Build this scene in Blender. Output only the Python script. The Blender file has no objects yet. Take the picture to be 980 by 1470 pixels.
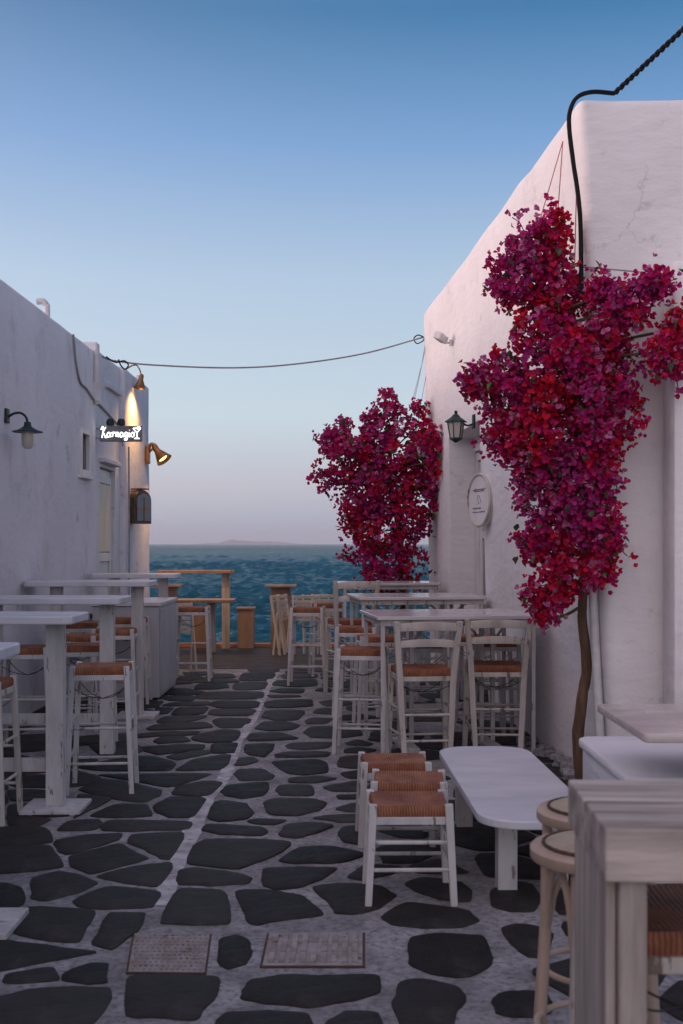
import bpy, bmesh, math, random
from mathutils import Vector, Matrix, noise
R = math.radians
random.seed(7)
sc = bpy.context.scene
col = sc.collection

# ------------------------------------------------------------------ camera
H, F, HOR, CX = 1.6, 1650.0, 781.0, 490.0        # eye height (m), focal length and horizon in photo pixels
cam_d = bpy.data.cameras.new('camera'); cam = bpy.data.objects.new('camera', cam_d); col.objects.link(cam)
cam.location = (0, 0, H); cam.rotation_euler = (R(90), 0, 0)
cam_d.sensor_fit = 'VERTICAL'; cam_d.sensor_height = 36; cam_d.sensor_width = 24
cam_d.lens = 36*F/1470; cam_d.shift_y = (HOR-735)/1470
cam_d.clip_start = .05; cam_d.clip_end = 60000
cam_d.dof.use_dof = True; cam_d.dof.focus_distance = 10.5; cam_d.dof.aperture_fstop = 5.0
sc.camera = cam

# ------------------------------------------------------------------ sky and sun
SUN_AZ, SUN_EL = R(-80), R(8)                    # afterglow comes from the left, a little behind the camera
w = bpy.data.worlds.new('World'); sc.world = w; w.use_nodes = True
nt = w.node_tree; nt.nodes.clear()
def N(nt, t, **kw):
    n = nt.nodes.new(t)
    for k, v in kw.items():
        if k in n.inputs.keys(): n.inputs[k].default_value = v
        else: setattr(n, k, v)
    return n
def ramp(nt, stops, interp='LINEAR'):
    n = nt.nodes.new('ShaderNodeValToRGB'); n.color_ramp.interpolation = interp
    els = n.color_ramp.elements
    while len(els) < len(stops): els.new(.5)
    for e, (p, c) in zip(els, stops):
        e.position = p; e.color = (c[0], c[1], c[2], 1) if not isinstance(c, (int, float)) else (c, c, c, 1)
    return n
sky = N(nt, 'ShaderNodeTexSky', sky_type='NISHITA', sun_disc=False, sun_elevation=R(2.0), sun_rotation=SUN_AZ,
        air_density=1.0, dust_density=.6, ozone_density=2.5, altitude=0)
geo = N(nt, 'ShaderNodeTexCoord'); sep = N(nt, 'ShaderNodeSeparateXYZ')
nt.links.new(geo.outputs['Generated'], sep.inputs[0])
# twilight colours by height above the horizon (the same at every azimuth)
tw = ramp(nt, [(0, (.35, .41, .54)), (.012, (.365, .43, .565)), (.05, (.485, .50, .605)), (.11, (.54, .645, .73)), (.225, (.41, .54, .70)), (.33, (.165, .33, .60)), (.42, (.02, .16, .36)), (1, (.015, .09, .24))])
nt.links.new(sep.outputs['Z'], tw.inputs[0])
# broad warm glow added to the sky as fill light, behind camera left
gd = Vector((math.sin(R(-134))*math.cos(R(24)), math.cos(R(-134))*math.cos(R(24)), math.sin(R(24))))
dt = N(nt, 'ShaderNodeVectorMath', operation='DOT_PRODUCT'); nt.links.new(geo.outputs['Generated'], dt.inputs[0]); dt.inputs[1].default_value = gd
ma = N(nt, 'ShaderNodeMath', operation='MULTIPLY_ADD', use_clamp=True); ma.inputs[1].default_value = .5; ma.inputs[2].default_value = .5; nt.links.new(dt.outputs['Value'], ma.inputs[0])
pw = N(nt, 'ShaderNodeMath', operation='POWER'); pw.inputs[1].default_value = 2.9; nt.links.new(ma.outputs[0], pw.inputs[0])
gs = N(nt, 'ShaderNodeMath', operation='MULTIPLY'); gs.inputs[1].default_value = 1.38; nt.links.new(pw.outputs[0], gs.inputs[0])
bg = N(nt, 'ShaderNodeBackground', Strength=.06); bg2 = N(nt, 'ShaderNodeBackground', Strength=1.0)
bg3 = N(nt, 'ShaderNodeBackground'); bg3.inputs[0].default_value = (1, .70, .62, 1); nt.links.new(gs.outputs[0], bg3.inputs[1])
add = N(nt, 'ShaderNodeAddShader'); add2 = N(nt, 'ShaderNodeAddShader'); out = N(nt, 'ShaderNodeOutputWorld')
nt.links.new(sky.outputs[0], bg.inputs[0]); nt.links.new(tw.outputs[0], bg2.inputs[0])
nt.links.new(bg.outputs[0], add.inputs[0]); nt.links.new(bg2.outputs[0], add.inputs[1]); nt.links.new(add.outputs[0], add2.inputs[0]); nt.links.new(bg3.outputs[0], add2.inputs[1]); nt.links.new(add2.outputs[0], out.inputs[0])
sl = bpy.data.lights.new('sun', 'SUN'); so = bpy.data.objects.new('sun', sl); col.objects.link(so)
sl.energy = 2.0; sl.angle = R(24); sl.color = (1, .70, .62)
sd = Vector((math.sin(SUN_AZ)*math.cos(SUN_EL), math.cos(SUN_AZ)*math.cos(SUN_EL), math.sin(SUN_EL)))
so.rotation_euler = sd.to_track_quat('Z', 'Y').to_euler(); so.location = (-20, -10, 12)
sc.view_settings.view_transform = 'Standard'; sc.view_settings.look = 'None'
sc.view_settings.exposure = 0; sc.view_settings.gamma = 1
sc.cycles.max_bounces = 6; sc.cycles.use_denoising = True

# ------------------------------------------------------------------ helpers
def G(x, y):                                     # photo pixel on the ground -> world
    D = H*F/(y-HOR); return Vector(((x-CX)*D/F, D, 0))
def W(x, y, D): return Vector(((x-CX)*D/F, D, H-(y-HOR)*D/F))
def tag(o, label=None, cat=None, group=None, kind=None):
    if label: o['label'] = label
    if cat: o['category'] = cat
    if group: o['group'] = group
    if kind: o['kind'] = kind
    return o
def empty(name, loc=(0, 0, 0), rz=0, label=None, cat=None, group=None):
    o = bpy.data.objects.new(name, None); col.objects.link(o); o.location = loc; o.rotation_euler = (0, 0, rz)
    o.empty_display_size = .1
    return tag(o, label, cat, group)
kids = {}
def link(o, parent=None):
    col.objects.link(o)
    if parent is not None:
        o.parent = parent; kids.setdefault(parent.name, []).append(o)
    return o
def copy_tree(o, parent=None):
    c = o.copy(); link(c, parent)
    for ch in list(kids.get(o.name, [])): copy_tree(ch, c)
    return c

class MB:
    def __init__(s): s.v = []; s.f = []; s.mi = []; s.cur = 0
    def add(s, vs, fs):
        b = len(s.v); s.v += [tuple(p) for p in vs]
        for f in fs: s.f.append([b+i for i in f]); s.mi.append(s.cur)
        return s
    def box(s, c, d, rot=None):
        x, y, z = d[0]/2, d[1]/2, d[2]/2
        vs = [Vector(p) for p in ((-x,-y,-z),(x,-y,-z),(x,y,-z),(-x,y,-z),(-x,-y,z),(x,-y,z),(x,y,z),(-x,y,z))]
        if rot is not None: vs = [rot @ p for p in vs]
        return s.add([p+Vector(c) for p in vs], [(0,3,2,1),(4,5,6,7),(0,1,5,4),(1,2,6,5),(2,3,7,6),(3,0,4,7)])
    def bb(s, x0, x1, y0, y1, z0, z1): return s.box(((x0+x1)/2, (y0+y1)/2, (z0+z1)/2), (x1-x0, y1-y0, z1-z0))
    def bar(s, p0, p1, w, d, w1=None, d1=None, side=(1, 0, 0)):  # square bar from p0 to p1
        p0, p1 = Vector(p0), Vector(p1); a = (p1-p0).normalized()
        sd = Vector(side); sd = (sd-a*sd.dot(a)).normalized(); u = a.cross(sd)
        w1 = w if w1 is None else w1; d1 = d if d1 is None else d1
        vs = []
        for p, ww, dd in ((p0, w, d), (p1, w1, d1)):
            for i, j in ((-1,-1),(1,-1),(1,1),(-1,1)): vs.append(p+sd*(i*ww/2)+u*(j*dd/2))
        return s.add(vs, [(3,2,1,0),(4,5,6,7),(0,1,5,4),(1,2,6,5),(2,3,7,6),(3,0,4,7)])
    def tube(s, pts, r, seg=8, closed=False):
        pts = [Vector(p) for p in pts]; n = len(pts); rs = r if isinstance(r, (list, tuple)) else [r]*n
        vs = []; ref = Vector((.123, .31, .94))
        for i, p in enumerate(pts):
            a = pts[min(i+1, n-1)]-pts[max(i-1, 0)]
            if closed: a = pts[(i+1) % n]-pts[i-1]
            a.normalize()
            if i == 0:
                if abs(a.dot(ref)) > .9: ref = Vector((1, .1, 0))
                u = a.cross(ref).normalized()
            else:
                u = (u-a*u.dot(a)).normalized()
            v = a.cross(u)
            for k in range(seg):
                t = 2*math.pi*k/seg; vs.append(p+u*(math.cos(t)*rs[i])+v*(math.sin(t)*rs[i]))
        fs = []
        for i in range(n if closed else n-1):
            j = (i+1) % n
            for k in range(seg): fs.append((i*seg+k, i*seg+(k+1) % seg, j*seg+(k+1) % seg, j*seg+k))
        if not closed: fs += [tuple(range(seg-1, -1, -1)), tuple((n-1)*seg+k for k in range(seg))]
        return s.add(vs, fs)
    def lathe(s, prof, c=(0, 0, 0), seg=24, rot=None):
        vs = []; fs = []; n = len(prof)
        for (r, z) in prof:
            for k in range(seg):
                t = 2*math.pi*k/seg; p = Vector((r*math.cos(t), r*math.sin(t), z))
                if rot is not None: p = rot @ p
                vs.append(p+Vector(c))
        for i in range(n-1):
            for k in range(seg): fs.append((i*seg+k, i*seg+(k+1) % seg, (i+1)*seg+(k+1) % seg, (i+1)*seg+k))
        fs += [tuple(range(seg-1, -1, -1)), tuple((n-1)*seg+k for k in range(seg))]
        return s.add(vs, fs)
    def prism(s, poly, z0, z1):
        n = len(poly); vs = [(x, y, z0) for x, y in poly]+[(x, y, z1) for x, y in poly]
        return s.add(vs, [tuple(range(n-1, -1, -1)), tuple(range(n, 2*n))]+[(i, (i+1) % n, n+(i+1) % n, n+i) for i in range(n)])
    def mesh(s, name, mats, bevel=0, smooth=False, seg=2):
        me = bpy.data.meshes.new(name); me.from_pydata(s.v, [], s.f)
        for m in (mats if isinstance(mats, (list, tuple)) else [mats]): me.materials.append(m)
        me.polygons.foreach_set('material_index', s.mi)
        bm = bmesh.new(); bm.from_mesh(me)
        bmesh.ops.recalc_face_normals(bm, faces=bm.faces)
        if bevel:
            ed = [e for e in bm.edges if len(e.link_faces) == 2 and e.calc_face_angle(0) > .5]
            bmesh.ops.bevel(bm, geom=ed, offset=bevel, segments=seg, affect='EDGES', profile=.5, clamp_overlap=True)
        bm.to_mesh(me); bm.free()
        if smooth:
            me.polygons.foreach_set('use_smooth', [True]*len(me.polygons))
            me.set_sharp_from_angle(angle=R(38))
        return me
    def build(s, name, mats, parent=None, bevel=0, smooth=False, seg=2):
        return link(bpy.data.objects.new(name, s.mesh(name, mats, bevel, smooth, seg)), parent)
def rounded(x0, x1, y0, y1, r, n=6):
    p = []
    for cx, cy, a in ((x1-r, y1-r, 0), (x0+r, y1-r, 90), (x0+r, y0+r, 180), (x1-r, y0+r, 270)):
        for k in range(n+1):
            t = R(a+90*k/n); p.append((cx+r*math.cos(t), cy+r*math.sin(t)))
    return p
def curve_pts(pts, n=8):                          # Catmull-Rom through points
    pts = [Vector(p) for p in pts]; q = [pts[0]*2-pts[1]]+pts+[pts[-1]*2-pts[-2]]; o = []
    for i in range(1, len(q)-2):
        for k in range(n):
            t = k/n; a, b, c, d = q[i-1:i+3]
            o.append(.5*((2*b)+(c-a)*t+(2*a-5*b+4*c-d)*t*t+(3*b-a-3*c+d)*t**3))
    return o+[pts[-1]]

# ------------------------------------------------------------------ materials
def base_mat(name):
    m = bpy.data.materials.new(name); m.use_nodes = True
    return m, m.node_tree, m.node_tree.nodes['Principled BSDF']
def noise_n(nt, vec, scale, detail=6, rough=.6):
    n = N(nt, 'ShaderNodeTexNoise'); n.inputs['Scale'].default_value = scale
    n.inputs['Detail'].default_value = detail; n.inputs['Roughness'].default_value = rough
    if vec is not None: nt.links.new(vec, n.inputs['Vector'])
    return n
def vec_n(nt, stretch=(1, 1, 1), coord='Object', rnd=True):
    tc = N(nt, 'ShaderNodeTexCoord'); mp = N(nt, 'ShaderNodeMapping'); mp.inputs['Scale'].default_value = stretch
    nt.links.new(tc.outputs[coord], mp.inputs[0])
    if rnd:
        oi = N(nt, 'ShaderNodeObjectInfo'); mu = N(nt, 'ShaderNodeMath', operation='MULTIPLY'); mu.inputs[1].default_value = 37
        nt.links.new(oi.outputs['Random'], mu.inputs[0]); nt.links.new(mu.outputs[0], mp.inputs['Location'])
    return mp.outputs[0]
def mixc(nt, fac, a, b, mode='MIX'):
    n = N(nt, 'ShaderNodeMix', data_type='RGBA', blend_type=mode)
    for sock, v in ((n.inputs[0], fac), (n.inputs[6], a), (n.inputs[7], b)):
        if isinstance(v, (int, float)): sock.default_value = v
        elif isinstance(v, tuple): sock.default_value = (*v, 1)
        else: nt.links.new(v, sock)
    return n.outputs[2]
def bump(nt, bs, hsock, strength, dist=.01, prev=None):
    b = N(nt, 'ShaderNodeBump'); b.inputs['Strength'].default_value = strength; b.inputs['Distance'].default_value = dist
    nt.links.new(hsock, b.inputs['Height'])
    if prev is not None: nt.links.new(prev, b.inputs['Normal'])
    nt.links.new(b.outputs[0], bs.inputs['Normal']); return b.outputs[0]
def pmat(name, c1, c2, scale=6, rough=.7, bmp=.25, bscale=60, stretch=(1, 1, 1), lo=.35, hi=.65, chips=None, metal=0, spec=.4, dist=.004):
    m, nt, bs = base_mat(name); v = vec_n(nt, stretch)
    n1 = noise_n(nt, v, scale); r1 = ramp(nt, [(lo, 0), (hi, 1)]); nt.links.new(n1.outputs[0], r1.inputs[0])
    c = mixc(nt, r1.outputs[0], c1, c2)
    if chips:
        n3 = noise_n(nt, v, chips[1], 8, .7); r3 = ramp(nt, [(chips[2], 0), (chips[2]+.03, 1)]); nt.links.new(n3.outputs[0], r3.inputs[0])
        c = mixc(nt, r3.outputs[0], c, chips[0])
    nt.links.new(c, bs.inputs['Base Color'])
    n2 = noise_n(nt, v, bscale, 5)
    rr = ramp(nt, [(.2, rough-.12), (.8, min(1, rough+.12))]); nt.links.new(n1.outputs[0], rr.inputs[0]); nt.links.new(rr.outputs[0], bs.inputs['Roughness'])
    bump(nt, bs, n2.outputs[0], bmp, dist)
    bs.inputs['Metallic'].default_value = metal; bs.inputs['Specular IOR Level'].default_value = spec
    return m
def emat(name, c, st):
    m, nt, bs = base_mat(name); bs.inputs['Base Color'].default_value = (*c, 1)
    bs.inputs['Emission Color'].default_value = (*c, 1); bs.inputs['Emission Strength'].default_value = st; return m

def plaster(name, c, stain, lo=.56, hi=.72, amount=.5, streak=True, trowel=.55, spots=.55):
    m, nt, bs = base_mat(name); v = vec_n(nt, (1, 1, 1), rnd=False)
    vs = vec_n(nt, (1.3, 1.3, .75), rnd=False)
    big = noise_n(nt, v, .9, 4, .6); med = noise_n(nt, v, 3.1, 8, .68); stn = noise_n(nt, vs, 2.3, 9, .72)
    r0 = ramp(nt, [(.3, 0), (.7, 1)]); nt.links.new(big.outputs[0], r0.inputs[0])
    c0 = mixc(nt, r0.outputs[0], c, tuple(x*.88 for x in c))
    r1 = ramp(nt, [(lo, 0), (hi, amount)]); nt.links.new((stn if streak else med).outputs[0], r1.inputs[0])
    c1 = mixc(nt, r1.outputs[0], c0, stain)
    pk = noise_n(nt, v, 4.2, 10, .72); r2 = ramp(nt, [(.60, 0), (.74, spots)]); nt.links.new(pk.outputs[0], r2.inputs[0])
    c2 = mixc(nt, r2.outputs[0], c1, tuple(x*.55 for x in stain))
    wob = noise_n(nt, v, 2.2, 6, .7); vm = N(nt, 'ShaderNodeVectorMath', operation='MULTIPLY_ADD'); vm.inputs[1].default_value = (.7, .7, .7)
    nt.links.new(wob.outputs['Color'], vm.inputs[0]); nt.links.new(v, vm.inputs[2])
    vo = N(nt, 'ShaderNodeTexVoronoi', feature='DISTANCE_TO_EDGE'); vo.inputs['Scale'].default_value = .85; nt.links.new(vm.outputs[0], vo.inputs['Vector'])
    cr = ramp(nt, [(0, .55), (.006, 0)]); nt.links.new(vo.outputs['Distance'], cr.inputs[0]); mk = ramp(nt, [(.48, 0), (.6, 1)]); nt.links.new(big.outputs[0], mk.inputs[0])
    ck = N(nt, 'ShaderNodeMath', operation='MULTIPLY'); nt.links.new(cr.outputs[0], ck.inputs[0]); nt.links.new(mk.outputs[0], ck.inputs[1])
    c2 = mixc(nt, ck.outputs[0], c2, tuple(x*.5 for x in stain))
    nt.links.new(c2, bs.inputs['Base Color']); bs.inputs['Roughness'].default_value = .88; bs.inputs['Specular IOR Level'].default_value = .25
    tr = noise_n(nt, vec_n(nt, (1, 1, 2.2), rnd=False), 5.5, 6, .55); fine = noise_n(nt, v, 70, 4, .6)
    p = bump(nt, bs, tr.outputs[0], trowel, .035); bump(nt, bs, fine.outputs[0], .28, .004, p)
    return m
M = {}
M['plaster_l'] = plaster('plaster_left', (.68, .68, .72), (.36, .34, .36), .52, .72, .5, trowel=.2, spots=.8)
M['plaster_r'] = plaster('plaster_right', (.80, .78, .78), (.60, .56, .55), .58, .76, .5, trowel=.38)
M['bench'] = plaster('plaster_bench', (.74, .74, .77), (.5, .48, .5), .6, .8, .4, False)
M['paint'] = pmat('white_painted_wood', (.60, .585, .575), (.42, .405, .40), 7, .6, .35, 45, (1, 1, .25), chips=((.20, .16, .135), 22, .60))
M['paint_worn'] = pmat('worn_white_wood', (.60, .565, .52), (.38, .35, .315), 6, .65, .5, 40, (1, 1, .2), chips=((.17, .13, .10), 20, .585))
M['tabletop'] = pmat('white_table_top', (.62, .63, .67), (.48, .49, .53), 5, .38, .2, 30, (.4, 1, 1), chips=((.30, .25, .22), 18, .72))
M['greywood'] = pmat('limed_wood', (.56, .49, .43), (.19, .155, .13), 5, .7, .6, 30, (.35, 3, 3), .3, .7, chips=((.17, .14, .12), 9, .70))
M['greywood_v'] = pmat('limed_wood_upright', (.54, .48, .42), (.21, .175, .15), 5, .7, .6, 30, (3, 3, .3), .3, .7, chips=((.17, .14, .12), 9, .70))
M['bentwood'] = pmat('pale_bentwood', (.50, .39, .31), (.39, .29, .22), 9, .45, .12, 60, (1, 1, .3))
M['cushion'] = pmat('beige_upholstery', (.42, .35, .25), (.34, .28, .20), 14, .75, .3, 220)
M['deckwood'] = pmat('quay_wood', (.30, .20, .14), (.20, .13, .09), 5, .65, .4, 40, (1, 1, .3))
M['orange'] = pmat('orange_kerb', (.52, .22, .11), (.38, .16, .085), 5, .7, .4, 30)
M['steel'] = pmat('grey_painted_steel', (.30, .31, .33), (.24, .25, .27), 3, .45, .1, 50)
M['cabinet'] = pmat('grey_cabinet', (.44, .45, .47), (.36, .37, .39), 2.5, .55, .15, 40, (1, 1, .4))
M['green'] = pmat('dark_green_metal', (.010, .028, .026), (.018, .042, .038), 12, .5, .2, 80, metal=.3)
M['cable'] = pmat('black_cable', (.008, .008, .009), (.013, .013, .014), 30, .75, .1, 90, spec=.15)
M['wire'] = pmat('dark_wire', (.05, .045, .045), (.09, .07, .06), 30, .6, .1, 90, metal=.5)
M['cord'] = pmat('red_cord', (.40, .10, .09), (.30, .08, .08), 30, .8, .1, 90)
M['greycable'] = pmat('pale_cable', (.30, .30, .33), (.20, .2, .22), 9, .7, .1, 90)
M['pvc'] = pmat('white_pipe', (.66, .65, .65), (.52, .51, .51), 8, .5, .1, 60)
M['copper'] = pmat('aged_copper', (.38, .19, .09), (.20, .10, .05), 14, .42, .25, 60, metal=.8)
M['bark'] = pmat('vine_bark', (.17, .10, .06), (.09, .05, .03), 8, .9, .9, 30, (4, 4, .6), dist=.012)
M['twig'] = pmat('twig', (.07, .055, .035), (.10, .07, .04), 20, .85, .3, 60)
M['marble'] = pmat('marble', (.64, .57, .53), (.48, .42, .40), 2.2, .28, .06, 30, (1, 2.5, 1), .42, .62, chips=((.38, .33, .31), 2.6, .66))
M['iron_cover'] = pmat('whitewashed_iron', (.34, .31, .31), (.22, .18, .16), 14, .85, .8, 60, chips=((.12, .07, .045), 13, .60))
M['rust'] = pmat('rusty_edge', (.10, .055, .035), (.06, .04, .03), 20, .9, .6, 60)
M['doorwhite'] = pmat('door_paint', (.68, .67, .66), (.58, .57, .56), 4, .5, .15, 40, (1, 1, .3))
M['cream'] = pmat('cream_door_panel', (.68, .62, .47), (.60, .54, .40), 3, .55, .15, 40, (1, 1, .3))
M['signgrey'] = pmat('sign_grey', (.17, .18, .20), (.13, .14, .15), 6, .5, .1, 50)
M['neon'] = emat('sign_letters', (1, .97, .95), 3.2)
M['bulb'] = emat('lamp_glow', (1, .62, .18), 7)
M['bulb2'] = emat('lamp_glow_yellow', (1, .70, .16), 5)
M['ink'] = pmat('sign_ink', (.20, .16, .22), (.26, .2, .26), 20, .8, .1, 60)
M['mosaic'] = pmat('dark_box', (.045, .035, .03), (.12, .08, .05), 14, .4, .6, 40)
M['folded'] = pmat('cream_slats', (.62, .52, .42), (.52, .43, .34), 6, .6, .3, 40, (1, 1, .3))
M['leafm'] = pmat('leaf_green', (.025, .06, .018), (.05, .10, .03), 20, .55, .2, 60)
def glass_mat(name, c, rough=.12):
    m, nt, bs = base_mat(name); bs.inputs['Base Color'].default_value = (*c, 1); bs.inputs['Roughness'].default_value = rough
    bs.inputs['Specular IOR Level'].default_value = .8
    n = noise_n(nt, vec_n(nt), 3, 3); bump(nt, bs, n.outputs[0], .12, .02); return m
M['pane'] = glass_mat('window_pane', (.10, .13, .15)); M['lampglass'] = glass_mat('frosted_lamp_glass', (.42, .40, .34), .3)
M['screen'] = pmat('window_mesh', (.16, .14, .13), (.12, .11, .10), 5, .8, .4, 90)

def rush_mat():
    m, nt, bs = base_mat('woven_rush'); tc = N(nt, 'ShaderNodeTexCoord'); sp = N(nt, 'ShaderNodeSeparateXYZ')
    nt.links.new(tc.outputs['Object'], sp.inputs[0])
    ax = N(nt, 'ShaderNodeMath', operation='ABSOLUTE'); ay = N(nt, 'ShaderNodeMath', operation='ABSOLUTE')
    nt.links.new(sp.outputs[0], ax.inputs[0]); nt.links.new(sp.outputs[1], ay.inputs[0])
    gt = N(nt, 'ShaderNodeMath', operation='GREATER_THAN'); nt.links.new(ax.outputs[0], gt.inputs[0]); nt.links.new(ay.outputs[0], gt.inputs[1])
    mx = N(nt, 'ShaderNodeMix', data_type='FLOAT'); nt.links.new(gt.outputs[0], mx.inputs[0]); nt.links.new(sp.outputs[0], mx.inputs[2]); nt.links.new(sp.outputs[1], mx.inputs[3])
    v = vec_n(nt); nz = noise_n(nt, v, 22, 3)
    ma = N(nt, 'ShaderNodeMath', operation='MULTIPLY_ADD'); ma.inputs[1].default_value = .012; nt.links.new(nz.outputs[0], ma.inputs[0]); nt.links.new(mx.outputs[0], ma.inputs[2])
    mu = N(nt, 'ShaderNodeMath', operation='MULTIPLY'); mu.inputs[1].default_value = 2*math.pi/.0125; nt.links.new(ma.outputs[0], mu.inputs[0])
    sn = N(nt, 'ShaderNodeMath', operation='SINE'); nt.links.new(mu.outputs[0], sn.inputs[0])
    n2 = noise_n(nt, v, 9, 6); r = ramp(nt, [(.3, (.20, .070, .033)), (.52, (.36, .135, .065)), (.75, (.46, .22, .12))]); nt.links.new(n2.outputs[0], r.inputs[0])
    r2 = ramp(nt, [(0, .5), (.6, 1)]); hm = N(nt, 'ShaderNodeMath', operation='MULTIPLY_ADD'); hm.inputs[1].default_value = .5; hm.inputs[2].default_value = .5
    nt.links.new(sn.outputs[0], hm.inputs[0]); nt.links.new(hm.outputs[0], r2.inputs[0])
    nt.links.new(mixc(nt, 1.0, r.outputs[0], r2.outputs[0], 'MULTIPLY'), bs.inputs['Base Color'])
    bs.inputs['Roughness'].default_value = .75; bump(nt, bs, hm.outputs[0], .8, .006); return m
M['rush'] = rush_mat()

def slate(name, a, b):
    m, nt, bs = base_mat(name); tc = N(nt, 'ShaderNodeTexCoord'); oi = N(nt, 'ShaderNodeObjectInfo')
    v = tc.outputs['Object']
    n1 = noise_n(nt, v, 5, 8, .65); r1 = ramp(nt, [(.3, a), (.7, b)]); nt.links.new(n1.outputs[0], r1.inputs[0])
    rr = ramp(nt, [(0, .5), (1, 1.75)]); nt.links.new(oi.outputs['Random'], rr.inputs[0])
    c = mixc(nt, 1.0, r1.outputs[0], rr.outputs[0], 'MULTIPLY')
    n3 = noise_n(nt, v, 42, 6, .8); r3 = ramp(nt, [(.64, 0), (.72, .45)]); nt.links.new(n3.outputs[0], r3.inputs[0])
    c = mixc(nt, r3.outputs[0], c, (.22, .21, .22))                       # flecks of old limewash
    n4 = noise_n(nt, v, 2.1, 9, .75); r4 = ramp(nt, [(.56, 0), (.70, .5)]); nt.links.new(n4.outputs[0], r4.inputs[0])
    c = mixc(nt, r4.outputs[0], c, (.085, .078, .078))                    # worn, dusty patches
    nt.links.new(c, bs.inputs['Base Color'])
    q = ramp(nt, [(.3, .5), (.7, .78)]); nt.links.new(n1.outputs[0], q.inputs[0]); nt.links.new(q.outputs[0], bs.inputs['Roughness'])
    bs.inputs['Specular IOR Level'].default_value = .22
    n2 = noise_n(nt, v, 16, 8, .65); p = bump(nt, bs, n1.outputs[0], .9, .03); bump(nt, bs, n2.outputs[0], .9, .012, p); return m
M['slate'] = slate('slate_paving', (.009, .008, .0075), (.032, .029, .027))
def mortar():
    m, nt, bs = base_mat('limewashed_joint'); v = vec_n(nt, rnd=False)
    n1 = noise_n(nt, v, 3, 9, .7); r1 = ramp(nt, [(.32, (.13, .128, .132)), (.5, (.265, .262, .272)), (.68, (.40, .395, .41))]); nt.links.new(n1.outputs[0], r1.inputs[0])
    n2 = noise_n(nt, v, 30, 8, .75); r2 = ramp(nt, [(.47, 0), (.62, .8)]); nt.links.new(n2.outputs[0], r2.inputs[0])
    c = mixc(nt, r2.outputs[0], r1.outputs[0], (.09, .07, .07))
    nt.links.new(c, bs.inputs['Base Color']); bs.inputs['Roughness'].default_value = .9
    p = bump(nt, bs, n1.outputs[0], .6, .02); bump(nt, bs, n2.outputs[0], .7, .008, p); return m
M['mortar'] = mortar()
M['quay'] = slate('dark_quay_paving', (.05, .04, .036), (.10, .08, .07))

# ------------------------------------------------------------------ ground: limewashed joints and slate slabs
def sheet(name, x0, x1, y0, y1, z, m, n=1, kind='structure'):
    o = MB().bb(x0, x1, y0, y1, z-1.6, z).build(name, m); return tag(o, kind=kind)
Q0, Q1 = 14.7, 18.0
pav = MB().bb(-40, 40, -30, Q0, -2.2, 0).build('pavement', M['mortar']); tag(pav, 'white limewashed joints between dark paving slabs', None, kind='structure')
quay = MB().bb(-40, 40, Q0, Q1, -2.2, .003).build('quay', M['quay']); tag(quay, 'dark unpainted stone strip along the waterfront', None, kind='structure')

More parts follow.
